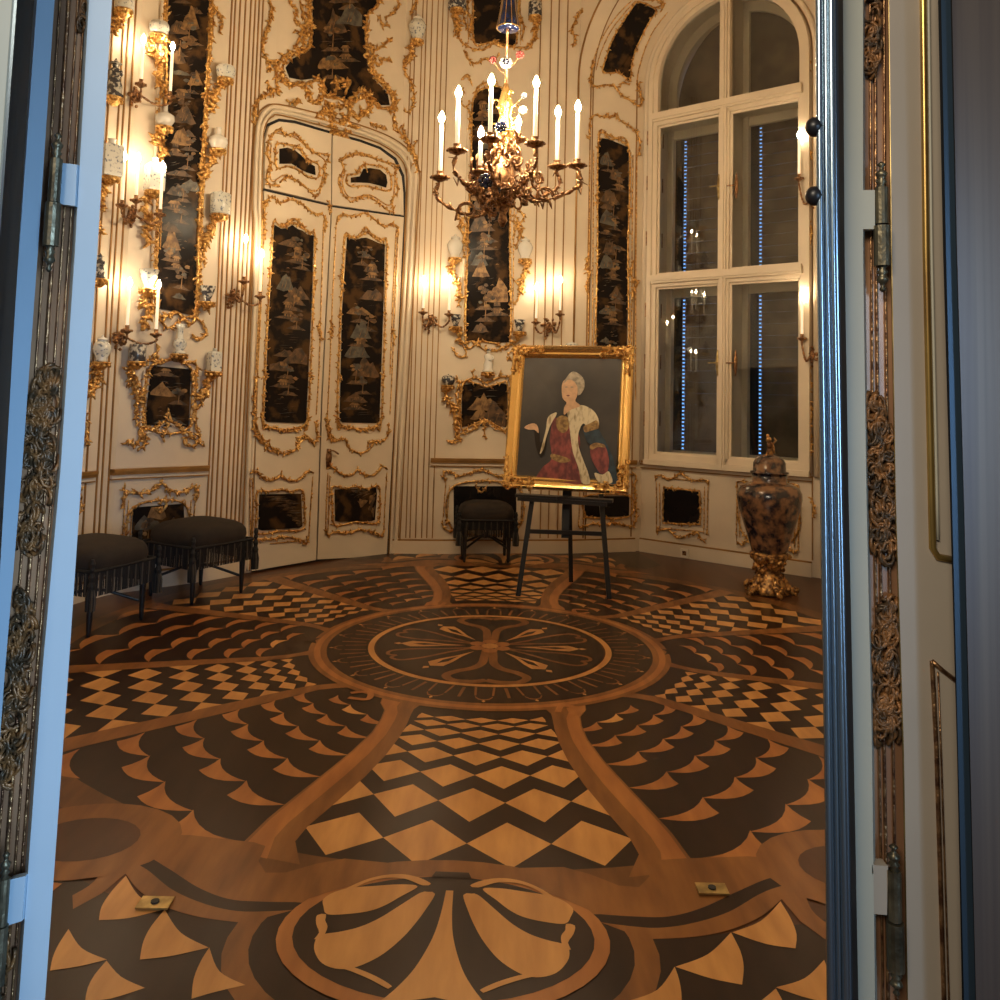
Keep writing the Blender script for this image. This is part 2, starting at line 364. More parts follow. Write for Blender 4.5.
for (px,py),n_ in (((155,903),0),((712,889),1)):
    c=flr(px,py,.008);b=MB();b.box(c.x-.045,c.x+.045,c.y-.028,c.y+.028,.0065,.011);b.lathe([(.012,.0),(.012,.004)],(c.x,c.y,.011),10,1)
    tag(b.build('floor_socket',['brass','black_gap'],org=(c.x,c.y,.0065)),'small brass floor plate at the '+('left' if n_==0 else 'right')+' front of the inlaid parquet','floor plate')
# ---------------------------------------------------------------- room shell
KN=[(-1.25,2.0),(-1.6,2.35),(-2.45,3.3),(-3.0,4.5),(-3.05,5.2),(-2.80,5.88),(-2.70,6.15),(-2.19,6.64),(-1.93,6.99),(-1.52,7.50),(-.97,7.95),(-.57,7.98),(.40,8.13),(.71,8.18),(1.40,8.39),(2.723,7.307),(2.653,6.59),(3.2,5.6),(3.1,4.3),(2.2,2.9),(1.3,2.0)]
KN=[Vector(k) for k in KN];ZC=6.1
SEG=[]
for i in range(len(KN)-1):
    a,b=KN[i],KN[i+1];d=(b-a).normalized();n=Vector((d.y,-d.x));SEG.append((a,b,n))
def hit(px,py,segs=None):
    d=ray(px,py);best=None
    for (a,b,n) in (segs or SEG):
        den=d.x*n.x+d.y*n.y
        if abs(den)<1e-9:continue
        t=(a.x*n.x+a.y*n.y)/den
        if t<=0:continue
        P=CAM+d*t;u=(Vector((P.x,P.y))-a).dot((b-a).normalized())/(b-a).length
        if -.001<=u<=1.001 and (best is None or t<best[0]):best=(t,P,n)
    return best
def W(px,py,off=0):
    h=hit(px,py)
    if h is None:h=hit(px,py,[(a-(b-a)*3,b+(b-a)*3,n) for a,b,n in SEG[4:15]])
    _,P,n=h;d=(P-CAM).normalized();return P-d*(off/max(.25,abs(d.x*n.x+d.y*n.y)))
def side(L_,p):return (L_[1][0]-L_[0][0])*(p[1]-L_[0][1])-(L_[1][1]-L_[0][1])*(p[0]-L_[0][0])
def cut(pts,L_):
    A_,B_=[],[];n=len(pts)
    for i in range(n):
        p,r=pts[i],pts[(i+1)%n];s0,s1=side(L_,p),side(L_,r)
        (A_ if s0>=0 else B_).append(p)
        if s0*s1<0:
            t=s0/(s0-s1);m=(p[0]+(r[0]-p[0])*t,p[1]+(r[1]-p[1])*t);A_.append(m);B_.append(m)
    return [x for x in (A_,B_) if len(x)>2]
def wallpieces(pts,off):
    P=[list(pts)]
    for k in range(6,15):
        n=(SEG[k-1][2]+SEG[k][2]).normalized();c=n.dot(SEG[k][2]);K=KN[k]+n*(off/c)
        L_=[proj(Vector((K.x,K.y,0))),proj(Vector((K.x,K.y,6)))]
        P=[y for x in P for y in cut(x,L_)]
    out=[]
    for x in P:
        cx=sum(a[0] for a in x)/len(x);cy=sum(a[1] for a in x)/len(x)
        h=hit(cx,cy)
        if h is None:out.append([W(a[0],a[1],off) for a in x]);continue
        n=h[2];o=Vector((h[1].x,h[1].y))+n*off;L_=[]
        for a in x:
            d=ray(*a);t=(o.x*n.x+o.y*n.y)/(d.x*n.x+d.y*n.y);L_.append(CAM+d*t)
        out.append(L_)
    return out
def WN(px,py):
    n=hit(px,py)[2];return Vector((n.x,n.y,0))
def proj(P):
    x,y,z=P.x,P.y,P.z-H;cp,sp=math.cos(PITCH),math.sin(PITCH);f=y*cp+z*sp;u=-y*sp+z*cp;X=x/f*F;Y=u/f*F;c,s=math.cos(ROLL),math.sin(ROLL)
    return (PPX+c*X+s*Y,PPY-(-s*X+c*Y))
def wallmesh(name,i0,i1,z0=0,z1=ZC,m='cream'):
    b=MB()
    for i in range(i0,i1):
        p,q_=KN[i],KN[i+1];n=SEG[i][2]*-.12
        b.hexa([(p.x,p.y,z0),(q_.x,q_.y,z0),(q_.x,q_.y,z1),(p.x,p.y,z1)],[(p.x+n.x,p.y+n.y,z0),(q_.x+n.x,q_.y+n.y,z0),(q_.x+n.x,q_.y+n.y,z1),(p.x+n.x,p.y+n.y,z1)])
    return b.build(name,m,kind='structure')
wallmesh('wall_left',3,8);wallmesh('wall_back',8,13);wallmesh('wall_right',16,19);wallmesh('wall_front',0,3);wallmesh('wall_front_right',19,20)
b=MB();b.add([(-4,-.5,ZC),(4,-.5,ZC),(4,9.6,ZC),(-4,9.6,ZC)],[(3,2,1,0)]);b.build('ceiling','ceiling',kind='structure')
# window niche : splayed arched reveal between wall plane and window plane
K9,K10=KN[14],KN[15];wl=(K10-K9).length;wu=(K10-K9)/wl;wn=Vector((wu.y,-wu.x));WC=wl/2;ZA=4.54
def wp(u,z,e=0): # window plane, e>0 towards the outside
    p=K9+wu*u-wn*e;return Vector((p.x,p.y,z))
def arch(r,cu,cz,n=24,z0=0): # list of (u,z) from lower left round to lower right
    L_=[(cu-r,z0)]
    L_+=[(cu-r*math.cos(PI*i/n),cz+r*math.sin(PI*i/n)) for i in range(n+1)]
    return L_+[(cu+r,z0)]
ri,ro,eo=WC,WC+.40,-.60
def rv(phi,s): # phi 0..pi along arch, s 0 inner..1 outer
    r=ri+(ro-ri)*s;return wp(WC-r*math.cos(phi),ZA+r*math.sin(phi),eo*s)
def AR(px,py,off=0):
    best=(1e9,0,0)
    p0,p1,s0,s1=0.0,PI*.75,-.3,1.3
    for it in range(4):
        for i in range(21):
            for j in range(13):
                ph=p0+(p1-p0)*i/20;s_=s0+(s1-s0)*j/12;x,y=proj(rv(ph,s_));d=(x-px)**2+(y-py)**2
                if d<best[0]:best=(d,ph,s_)
        dp=(p1-p0)/10;ds=(s1-s0)/6;p0,p1,s0,s1=best[1]-dp,best[1]+dp,best[2]-ds,best[2]+ds
    ph,s_=best[1],best[2];P=rv(ph,s_);a=rv(ph+.01,s_)-P;b_=rv(ph,s_+.01)-P;n=a.cross(b_).normalized()
    d=(P-CAM).normalized();return P-d*(off/max(.25,abs(d.dot(n))))
b=MB();inn=arch(ri,WC,ZA);out=arch(ro,WC,ZA)
n=len(inn);vs=[wp(u,z,0) for u,z in inn]+[wp(u,z,eo) for u,z in out]
b.add(vs,[(i,i+1,n+i+1,n+i) for i in range(n-1)])
# wall above the niche arch, in the wall plane
top=[]
for i in range(1,n-1):
    u,z=out[i];top.append((u,z))
vs=[wp(u,z,eo) for u,z in top]+[wp(u,ZC,eo) for u,z in top];k=len(top)
b.add(vs,[(i,i+1,k+i+1,k+i) for i in range(k-1)])
b.add([wp(WC+ro,0,eo),wp(WC+ro+1.2,0,eo),wp(WC+ro+1.2,ZC,eo),wp(WC+ro,ZC,eo)],[(0,1,2,3)])
b.build('wall_window_niche','cream',kind='structure')
# window wall below sill + around the arch of the frame
b=MB();SILL=.84;WR=.76
b.add([wp(0,0),wp(wl,0),wp(wl,SILL),wp(0,SILL)],[(0,1,2,3)])
fo=arch(WR,WC,ZA,24,SILL);io=arch(ri+.01,WC,ZA,24,SILL);k=len(fo)
b.add([wp(u,z) for u,z in fo]+[wp(u,z) for u,z in io],[(i,i+1,k+i+1,k+i) for i in range(k-1)])
b.build('wall_window','cream',kind='structure')
# gold line along niche arch and mouldings
b=MB();L_=arch(ro+.005,WC,ZA,36,.1);b.tube([wp(u,z,eo-.005) for u,z in L_],.011)
L_=arch(ro-.085,WC,ZA,36,.1);b.tube([wp(u,z,eo+.12) for u,z in L_],.006)
b.build('trim_1','rib_gold',smooth=True,kind='structure')
b=MB()
for r,e,w in ((ri-.02,-.03,.028),(ri-.075,-.02,.02)):
    L_=arch(r,WC,ZA,36,SILL);b.tube([wp(u,z,e+.01) for u,z in L_],w)
b.build('trim_2','cream',smooth=True,kind='structure')
b=MB()
L_=arch(ri-.045,WC,ZA,36,SILL);b.tube([wp(u,z,-.02) for u,z in L_],.006)
b.build('trim_3','rib_gold',smooth=True,kind='structure')
# ---------------------------------------------------------------- window
win=struct('window_1',wp(WC,SILL))
FR='cream'
b=MB()
def archbar(b,r0,r1,cu,e0,e1,zlo,phi0=0,phi1=PI,n=24,cz=ZA,legs=True,m=0):
    L0=[];L1=[]
    if legs:L0.append((cu-r0,zlo));L1.append((cu-r1,zlo))
    for i in range(n+1):
        t=phi0+(phi1-phi0)*i/n;L0.append((cu-r0*math.cos(t),cz+r0*math.sin(t)));L1.append((cu-r1*math.cos(t),cz+r1*math.sin(t)))
    if legs:L0.append((cu+r0,zlo));L1.append((cu+r1,zlo))
    for i in range(len(L0)-1):
        b.hexa([wp(*L0[i],e0),wp(*L0[i+1],e0),wp(*L1[i+1],e0),wp(*L1[i],e0)],[wp(*L0[i],e1),wp(*L0[i+1],e1),wp(*L1[i+1],e1),wp(*L1[i],e1)],m)
archbar(b,WR-.06,WR,WC,-.045,.06,SILL)
archbar(b,WR-.015,WR+.03,WC,-.065,.02,SILL)
def ubox(b,u0,u1,z0,z1,e0,e1,m=0):b.hexa([wp(u0,z0,e0),wp(u1,z0,e0),wp(u1,z1,e0),wp(u0,z1,e0)],[wp(u0,z0,e1),wp(u1,z0,e1),wp(u1,z1,e1),wp(u0,z1,e1)],m)
ubox(b,WC-.05,WC+.05,SILL,ZA+WR-.03,-.05,.06);ubox(b,WC-.03,WC+.03,SILL,ZA+WR-.03,-.075,-.04)
ubox(b,WC-.012,WC+.012,SILL,ZA+WR-.03,-.09,-.07)
for z0,z1 in ((2.535,2.655),(4.13,4.25)):
    ubox(b,WC-WR+.05,WC+WR-.05,z0,z1,-.05,.06);ubox(b,WC-WR+.03,WC+WR-.03,z0+.035,z1-.02,-.085,-.04);ubox(b,WC-WR+.03,WC+WR-.03,z0+.055,z1-.005,-.10,-.07)
ubox(b,WC-WR-.02,WC+WR+.02,SILL,SILL+.10,-.05,.06);ubox(b,WC-WR-.03,WC+WR+.03,SILL-.005,SILL+.045,-.085,-.04)
b.build('window_frame','cream',win)
# outer casing box, outer sashes
b=MB();EI=.27
archbar(b,WR-.005,WR+.04,WC,.05,.52,SILL)
ubox(b,WC-.04,WC+.04,SILL,ZA+WR,.06,EI+.05);ubox(b,WC-WR,WC+WR,2.55,2.63,.06,EI+.05);ubox(b,WC-WR,WC+WR,4.15,4.23,.06,EI+.05);ubox(b,WC-WR,WC+WR,SILL-.02,SILL+.06,.06,.52)
b.build('window_reveal','cream',win)
b=MB();sw=.075
for s_,(u0,u1) in enumerate(((WC-WR,WC-.03),(WC+.03,WC+WR))):
    for z0,z1 in ((SILL+.05,2.56),(2.62,4.16)):
        ubox(b,u0,u0+sw,z0,z1,EI,EI+.04);ubox(b,u1-sw,u1,z0,z1,EI,EI+.04);ubox(b,u0,u1,z0,z0+sw,EI,EI+.04);ubox(b,u0,u1,z1-sw-.02,z1,EI,EI+.04)
        ubox(b,u0+sw*.55,u0+sw,z0,z1,EI-.02,EI)
archbar(b,WR-.10,WR,WC,EI,EI+.04,4.23)
ubox(b,WC-.10,WC+.10,4.2,ZA+WR,EI,EI+.04);ubox(b,WC-WR,WC+WR,4.21,4.30,EI,EI+.04)
b.build('outer_sash','cream',win)
for u0,u1 in ((WC-WR+.06,WC-.05),(WC+.05,WC+WR-.06)):
    for z0,z1 in ((SILL+.10,2.535),(2.655,4.13)):
        b=MB();ubox(b,u0,u1,z0,z1,.005,.009);b.build('pane','glass',win)
    L_=[(u0,4.25)];
    b=MB();n=14;pts=[]
    for i in range(n+1):
        u=u0+(u1-u0)*i/n;pts.append((u,ZA+math.sqrt(max(.0004,(WR-.06)**2-(u-WC)**2))))
    b.prism([wp(u0,4.25,.005)]+[wp(u,z,.005) for u,z in pts]+[wp(u1,4.25,.005)],tuple((-wn.x*.004,-wn.y*.004,0)));b.build('pane','glass',win)
# inner casement stiles (thin bevel lines)
b=MB()
for u0,u1 in ((WC-WR+.06,WC-.05),(WC+.05,WC+WR-.06)):
    for z0,z1 in ((SILL+.10,2.535),(2.655,4.13)):
        for a in ((u0,u0+.02,z0,z1),(u1-.02,u1,z0,z1),(u0,u1,z0,z0+.02),(u0,u1,z1-.02,z1)):ubox(b,*a,-.02,.0)
b.build('inner_casement','cream',win)
# hinges and shutter gaps on left reveals
b=MB()
for z in (1.2,1.75,2.25,2.95,3.5,3.95):
    p=wp(WC-WR-.035,z,-.06);b.tube([p,p+Vector((0,0,.14))],.009)
    p=wp(WC-WR+.03,z,.12);b.tube([p,p+Vector((0,0,.14))],.009)
b.build('hinge','bronze',win)
b=MB();ubox(b,WC-WR+.008,WC-WR+.02,1.05,2.4,.05,.053);ubox(b,WC-WR+.008,WC-WR+.02,2.7,3.3,.05,.053);b.build('shutter_slot','black_gap',win)
for (u,z,mt) in ((WC-.045,3.43,'brass'),(WC+.10,3.43,'bronze'),(WC-.045,1.80,'brass'),(WC+.10,1.80,'bronze')):
    b=MB();e=-.06 if mt=='brass' else .0;p=wp(u,z,e)
    L_=cr([p+Vector((0,0,-.12)),p+Vector((0,0,-.03)),p+Vector((0,0,.03)),p+Vector((0,0,.12))],.02);b.tube(L_,[.004+.014*math.sin(PI*i/(len(L_)-1)) for i in range(len(L_))],6)
    t=Vector((wn.x,wn.y,0));b.tube([p,p+t*.05],.006);b.tube([p+t*.05,p+t*.05-Vector((wu.x,wu.y,0))*.07],.007)
    b.build('window_handle',mt,win,smooth=True)
# shutters outside : dark slats with daylight leaking at the edge
for s_,(u0,u1) in enumerate(((WC-WR+.02,WC-.02),(WC+.02,WC+WR-.02))):
  for z0,z1 in ((SILL+.02,2.6),(2.6,4.25)):
    b=MB();z=z0;ul=u0+(.075 if s_==0 else .11)
    while z<z1-.02:
        b.hexa([wp(ul+.02,z,.46),wp(u1,z,.46),wp(u1,z+.1108,.475),wp(ul+.02,z+.1108,.475)],[wp(ul+.02,z,.475),wp(u1,z,.475),wp(u1,z+.109,.49),wp(ul+.02,z+.109,.49)])
        for zz in (0,.037,.073):ubox(b,ul-.0,ul+.021,z+zz+.014,z+zz+.037,.455,.47)
        z+=.111
    b.build('shutter_slats','shutter',win)
    b=MB();ubox(b,u0-.03,ul+.004,z0,z1,.44,.45);b.build('shutter_edge','shutter_blue',win)
b=MB();n=20;pts=[(WC-WR*math.cos(PI*i/n),ZA-.2+WR*math.sin(PI*i/n)*1.3) for i in range(n+1)]
b.prism([wp(WC-WR,4.2,.47)]+[wp(u,z,.47) for u,z in pts]+[wp(WC+WR,4.2,.47)],(-wn.x*.02,-wn.y*.02,0));b.build('arch_shutter','shutter',win)
b=MB();ubox(b,WC-WR,WC+WR,SILL,4.4,.55,.56);b.build('daylight_gap','daylight',win)
# ---------------------------------------------------------------- wall ribs, rails, skirting
def rib(b,px,py0=300,z0=.14,z1=ZC,w=.0048,t=.010,off=0):
    P=W(px,py0,off);n=WN(px,py0);s=Vector((-n.y,n.x,0))*w
    a=[Vector((P.x,P.y,z0))+s+n*0,Vector((P.x,P.y,z0))-s,Vector((P.x,P.y,z1))-s,Vector((P.x,P.y,z1))+s]
    b.hexa(a,[v+n*t for v in a])
T=4
def ribs(name,xs,py=300,m='rib_gold',**k):
    global T
    b=MB()
    for x in xs:rib(b,x,py,**k)
    T+=1;b.build('trim_%d'%T,m,kind='structure')
ribs('',[96,107,112,118.5])
ribs('',[217,220.5,225.5,231,236.5,241,245,249])
pass
ribs('',[402.5,406.5,413.5,417.5,423,429,434,439.5])
ribs('',[534.5,545,553,562])
ribs('',[587,634])
def wallbar(b,px0,px1,z0,z1,t,step=12,m=0):
    xs=[px0+(px1-px0)*i/max(1,int(abs(px1-px0)/step)) for i in range(max(1,int(abs(px1-px0)/step))+1)]
    for i in range(len(xs)-1):
        P,Q=W(xs[i],420),W(xs[i+1],420);n0=WN(xs[i],420);n1=WN(xs[i+1],420)
        a=[Vector((P.x,P.y,z0)),Vector((Q.x,Q.y,z0)),Vector((Q.x,Q.y,z1)),Vector((P.x,P.y,z1))]
        b.hexa(a,[a[0]+n0*t,a[1]+n1*t,a[2]+n1*t,a[3]+n0*t],m)
for px0,px1 in ((60,97),(113,210),(432,534),(575,636),(642,812)):
    b=MB();wallbar(b,px0,px1,.825,.862,.035,m=0);wallbar(b,px0,px1,.79,.80,.018,m=0);wallbar(b,px0,px1,.80,.825,.02,m=1)
    wallbar(b,px0,px1,.845,.868,.045,m=0)
    T+=1;b.build('trim_%d'%T,['rib_gold','cream'],kind='structure')
for nm,px0,px1 in (('left',40,246),('back',392,636),('right',642,812)):
    b=MB();wallbar(b,px0,px1,0,.115,.03,m=0);wallbar(b,px0,px1,.115,.128,.02,m=1);b.build('baseboard_'+nm,['cream','rib_gold'],kind='structure')
p=W(685,553,.03);n=WN(685,553);s=Vector((-n.y,n.x,0));b=MB();a=[p+s*.04+Vector((0,0,-.04)),p-s*.04+Vector((0,0,-.04)),p-s*.04+Vector((0,0,.04)),p+s*.04+Vector((0,0,.04))]
b.hexa(a,[v+n*.014 for v in a]);c=p+n*.014;b.add([c+s*.02+Vector((0,0,-.02))+n*.001,c-s*.02+Vector((0,0,-.02))+n*.001,c-s*.02+Vector((0,0,.02))+n*.001,c+s*.02+Vector((0,0,.02))+n*.001],[(0,1,2,3)],1)
tag(b.build('wall_socket',['plastic','bronze'],org=tuple(p)),'small white power socket on the skirting below the window','power socket')
# ---------------------------------------------------------------- carved gilding
def vine(b,t,r=.011,leaf=1.0,off=.014,m=0,closed=False,mp=W,step=2.0,lm=None,sides=6,rough=.3,curl=False):
    P=q(t) if isinstance(t,str) else t
    pts=[mp(p.x,p.y,off) for p in cr(P,step,closed)]
    k=len(pts)
    if k<2:return
    if curl:
        pass
    rr=[r*(1+rough*math.sin(i*1.7+R.random()*1.5)+rough*.5*(R.random()-.5))*(1 if closed else (.55+.45*min(1,min(i,k-1-i)/3))) for i in range(k)]
    b.tube(pts,rr,sides,closed,m)
    if not leaf:return
    for i in range(1,k-1):
        if R.random()>.62*leaf:continue
        t_=(pts[min(i+1,k-1)]-pts[i-1]).normalized();v=(pts[i]-CAM).normalized()
        n=-v;s=n.cross(t_)
        if s.length<.1:continue
        s.normalize();sg=R.choice((-1,1));ln=r*R.uniform(2.2,4.2)
        d=(s*sg+t_*R.choice((-.9,.9,.5))).normalized()
        a=pts[i];bb=a+d*ln*.55+n*r*.9;c=a+d*ln+n*r*.3+t_*ln*R.uniform(-.3,.3);
        b.tube([a,bb,c],[r*.85,r*.8,r*.18],5,m=m if lm is None else lm)
def plate(b,pts,off,th=.01,m=0,mp=W):
    if mp is W:
        for P in wallpieces(pts,off):
            n=len(P);d=sum((v for v in P),Vector())/n;h=hit(*proj(d));w=Vector((h[2].x,h[2].y,0))*th;Q=[v-w for v in P]
            b.add(P+Q,[tuple(range(n))]+[(i,n+i,n+(i+1)%n,(i+1)%n) for i in range(n)],m)
        return
    P=[mp(x,y,off) for x,y in pts];Q=[mp(x,y,off-th) for x,y in pts];n=len(P)
    b.add(P+Q,[tuple(range(n))]+[(i,n+i,n+(i+1)%n,(i+1)%n) for i in range(n)],m)
def bil(Q,u,v): # quad px: bl,br,tr,tl
    a=Vector(Q[0]).lerp(Vector(Q[1]),u);b_=Vector(Q[3]).lerp(Vector(Q[2]),u);return a.lerp(b_,v)
def scenery(parent,quad,seed,off=.016,asp=None,mp=W,dens=1.0):
    rr=random.Random(seed);Q=quad;b=MB()
    w=(Vector(Q[1])-Vector(Q[0])).length;h=(Vector(Q[3])-Vector(Q[0])).length;A_=h/w
    def poly(L_,m,o=0):
        L_=[(min(.96,max(.04,u)),min(.975,max(.02,v))) for u,v in L_]
        px_=[tuple(bil(Q,u,v)) for u,v in L_]
        for P in (wallpieces(px_,off+o) if mp is W else [[mp(x,y,off+o) for x,y in px_]]):b.add(P,[tuple(range(len(P)))],m)
    def hill(v,wd,ht,cu,m):
        n=10;L_=[(cu-wd/2,v)]
        for i in range(1,n):
            t=i/n;L_.append((cu-wd/2+wd*t,v+ht/A_*(math.sin(PI*t)**1.3)*(1+.25*rr.uniform(-1,1))))
        L_.append((cu+wd/2,v));
        for i in range(4):L_.append((cu+wd/2-wd*(i+1)/5,v-ht/A_*.12*rr.random()))
        poly(L_,m,rr.random()*.001)
        for i in range(3):
            a=cu+wd*rr.uniform(-.3,.2);poly([(a,v+ht/A_*.1),(a+.015,v+ht/A_*.1),(a+.07*wd*3*rr.uniform(.2,1),v+ht/A_*.75)],0 if m else 1,.0016)
    def tree(v,ht,cu):
        poly([(cu-.012,v),(cu+.012,v),(cu+.03,v+ht/A_),(cu+.018,v+ht/A_)],0,.001)
        for i in range(7):
            a=cu+.02+rr.uniform(-.14,.16);z=v+ht/A_*rr.uniform(.55,1.15);s_=rr.uniform(.03,.07)
            poly([(a+s_*1.5*math.cos(t*PI/4)*rr.uniform(.6,1.1),z+s_/A_*math.sin(t*PI/4)*rr.uniform(.6,1.1)) for t in range(8)],rr.choice((0,1,2)),.0012)
    def house(v,s_,cu):
        for k in range(rr.choice((1,2,2))):
            z=v+k*s_*1.0/A_;w_=s_*(1-.2*k);poly([(cu-w_*.5,z),(cu+w_*.5,z),(cu+w_*.5,z+s_*.55/A_),(cu-w_*.5,z+s_*.55/A_)],1,.001)
            for j in range(3):poly([(cu-w_*.4+j*w_*.3,z+.04/A_),(cu-w_*.25+j*w_*.3,z+.04/A_),(cu-w_*.25+j*w_*.3,z+s_*.45/A_),(cu-w_*.4+j*w_*.3,z+s_*.45/A_)],0,.0018)
            poly([(cu-w_*.75,z+s_*.5/A_),(cu+w_*.75,z+s_*.5/A_),(cu+w_*.4,z+s_*.85/A_),(cu-w_*.4,z+s_*.85/A_)],0,.0014)
    def water(v):
        for i in range(5):
            a=rr.uniform(.08,.6);z=v+rr.uniform(-.12,.12)/A_;poly([(a,z),(a+rr.uniform(.1,.35),z+.006),(a+.1,z+.016/A_)],rr.choice((1,2)),.001)
    v=.04
    kinds=['hill','tree','house','water','hill','tree','hill','water']
    rr.shuffle(kinds);i=0
    while v<.93:
        k=kinds[i%len(kinds)];i+=1;cu=rr.uniform(.25,.75)
        if k=='hill':hill(v,rr.uniform(.35,.8),rr.uniform(.12,.5),cu,rr.choice((0,1,1,2)))
        elif k=='tree':hill(v,.5,.1,cu,1);tree(v+.02/A_,rr.uniform(.3,.5),cu);
        elif k=='house':hill(v,.7,.1,cu,1);house(v+.02/A_,rr.uniform(.16,.26),cu)
        else:water(v)
        if rr.random()<.5:
            a=rr.uniform(.15,.8);z=v+rr.uniform(.1,.3)/A_;poly([(a,z),(a+.05,z+.03/A_),(a+.1,z),(a+.05,z+.012/A_)],0,.001)
        v+=rr.uniform(.13,.26)/A_/dens
    return b.build('painted_scene',['paint_gold','paint_brown','paint_grey'],parent)
def panel(name,label,pane,frame=None,fr=.012,seed=1,scene=True,outer=(),lines=(),org=None,cat='wall panel',mp=W,orr=.010,pm='lacquer_art',leaf=1,group=None,quad=None,base=True,leafin=.6,white=None):
    pts=q(pane);cx=sum(p[0] for p in pts)/len(pts);cy=max(p[1] for p in pts)
    t=thing(name,label,cat,tuple(mp(cx,cy,0)),group)
    b=MB();plate(b,pts,.012,.011,mp=mp);b.build('lacquer_pane',pm,t)
    if scene:
        Q=quad or [pts[3],pts[2],pts[1],pts[0]]
        if isinstance(quad,str):Q=q(quad)
        scenery(t,Q,seed,mp=mp)
    b=MB();f=q(frame) if frame else pts
    vine(b,f,fr,leafin,.016,0,True,mp)
    b.build('inner_frame',['gold'],t,smooth=True)
    if white:
        b=MB();vine(b,q(white),fr*1.15,0,.012,0,False,mp,rough=.05);b.build('frame_moulding','cream',t,smooth=True)
    if lines:
        for s in lines:
            b=MB();vine(b,s,.0055,.12,.010,0,False,mp,rough=.1);b.build('gilt_moulding','gold',t,smooth=True)
    if outer:
        for s in outer:
            b=MB();vine(b,s,orr,leaf,.018,0,False,mp);b.build('carved_scroll','gold',t,smooth=True)
    return t
def console(parent,s,z=None):  # carved gilt bracket: scroll with a little shelf at its top
    b=MB();p=q(s);
    vine(b,p,.017,1.1,.045,step=1.5)
    vine(b,p,.010,.8,.02,step=1.5)
    x,y=p[0];n=WN(x,y);P=W(x,y,.075)
    b.lathe([(.02,-.05),(.05,-.02),(.066,0),(.066,.008)],P,12)
    for i in range(8):
        a=i*PI/4;b.blob(P+Vector((.055*math.cos(a),.055*math.sin(a),-.018)),.014,n=5)
    b.build('bracket','gold',parent,smooth=True);return P+Vector((0,0,.009))
# ---- tall lacquer column panel on the left wall
tl=panel('lacquer_panel','tall black lacquer panel on left wall with porcelain brackets up both sides',
 'P171 -40 211 -40 199 220 195 316 157 308 159 220','P170 -40 211 -40 205 110 199 220 195 318 176 312 157 310 158 220 166 90',.013,3,
 quad='P157 308 195 316 211 -40 171 -40',
 outer=['E625 375 640 400 665 430 690 425 720 405 760 385 790 395 815 420 825 450 800 480 775 470 770 455','E560 285 590 300 585 340 600 370 580 395 570 420 600 435 590 440','A660 0 655 80 648 150 640 300 645 340 635 420 640 640 630 700 628 900 625 1000','E628 0 620 100 610 260 605 300 612 370',
  'A845 0 860 30 880 60 890 100 875 130','A850 20 850 120 840 220 832 320 835 370 845 400','A830 400 825 500 818 600 805 640 800 680','A805 650 820 690 815 740 810 800 805 900 800 1000','E800 10 798 100 803 200 790 300 788 380','E845 0 860 40 835 80 815 120 820 190'],
 lines=['A668 0 655 600 640 1000','A838 0 825 500 805 1000','E628 180 618 380','E805 120 793 390'],white='P164 -40 157 120 153 250 152 305')
COB={}
COB['l1']=console(tl,'A635 145 605 190 625 230 650 270 632 310 640 345')
COB['l2']=console(tl,'A658 512 625 540 640 580 655 600 632 640')
COB['l3']=console(tl,'A615 768 590 800 585 850 605 890 585 930 600 980')
COB['l4']=console(tl,'E592 280 580 310 590 350 600 375 578 400 585 435')
COB['r1']=console(tl,'A902 320 880 350 862 380 855 420 848 450')
COB['r2']=console(tl,'A872 602 850 630 840 660 822 690 812 730')
COB['r3']=console(tl,'A880 862 855 885 850 920 830 950 815 990')
COB['r4']=console(tl,'E828 332 822 350 815 362')
# small panel under it
t2=panel('lacquer_panel','small black lacquer panel in rococo gilt frame above the rail on the left wall','E607 583 765 597 755 830 580 820',None,.010,5,quad='E580 820 755 830 765 597 607 583',
 outer=['E590 585 600 560 640 575 670 560 700 550 730 570 765 565 790 590 780 620 790 660','E575 835 620 835 645 815 672 800 700 818 735 845 770 850','E665 800 672 770 680 800 655 860 658 890','E510 590 520 650 550 700 548 760 545 800 565 850 540 905 515 880 505 900','E560 860 580 900 550 915','E865 625 825 640 830 680 800 740 782 760 785 830 800 880 770 905 735 890 760 860','E590 600 580 700 575 820','E775 600 780 700 765 830','E640 575 625 540 640 505','E600 880 570 850 580 830','E820 905 790 890 770 870'],
 lines=['E588 590 572 830 620 838','E772 600 760 850'],white='E577 600 570 700 563 835 600 850 640 822 670 812 710 830 750 862 762 850 775 700 782 610',orr=.011)
COB['l5']=console(t2,'E548 570 520 600 535 640 552 700 548 740')
COB['r5']=console(t2,'E855 610 835 630 825 690 800 720')
COB['fig']=console(t2,'E718 540 720 560')
panel('lacquer_panel','black lacquer dado panel behind the two stools on the left, gilt top moulding','I535 350 735 335 742 520 525 520',None,.009,8,quad='I525 520 742 520 735 335 535 350',
 outer=['I495 350 495 310 505 285 520 290 560 295 600 285 620 275 650 255 680 280 720 290 755 280 780 265 790 300 782 330','I620 350 640 370 665 340 655 320 640 340','I640 250 650 235','I500 285 490 270','I785 285 800 260'],
 lines=['I500 320 490 480','I515 320 505 480','I782 320 775 400','I765 320 760 400','I530 345 520 470'],orr=.011)
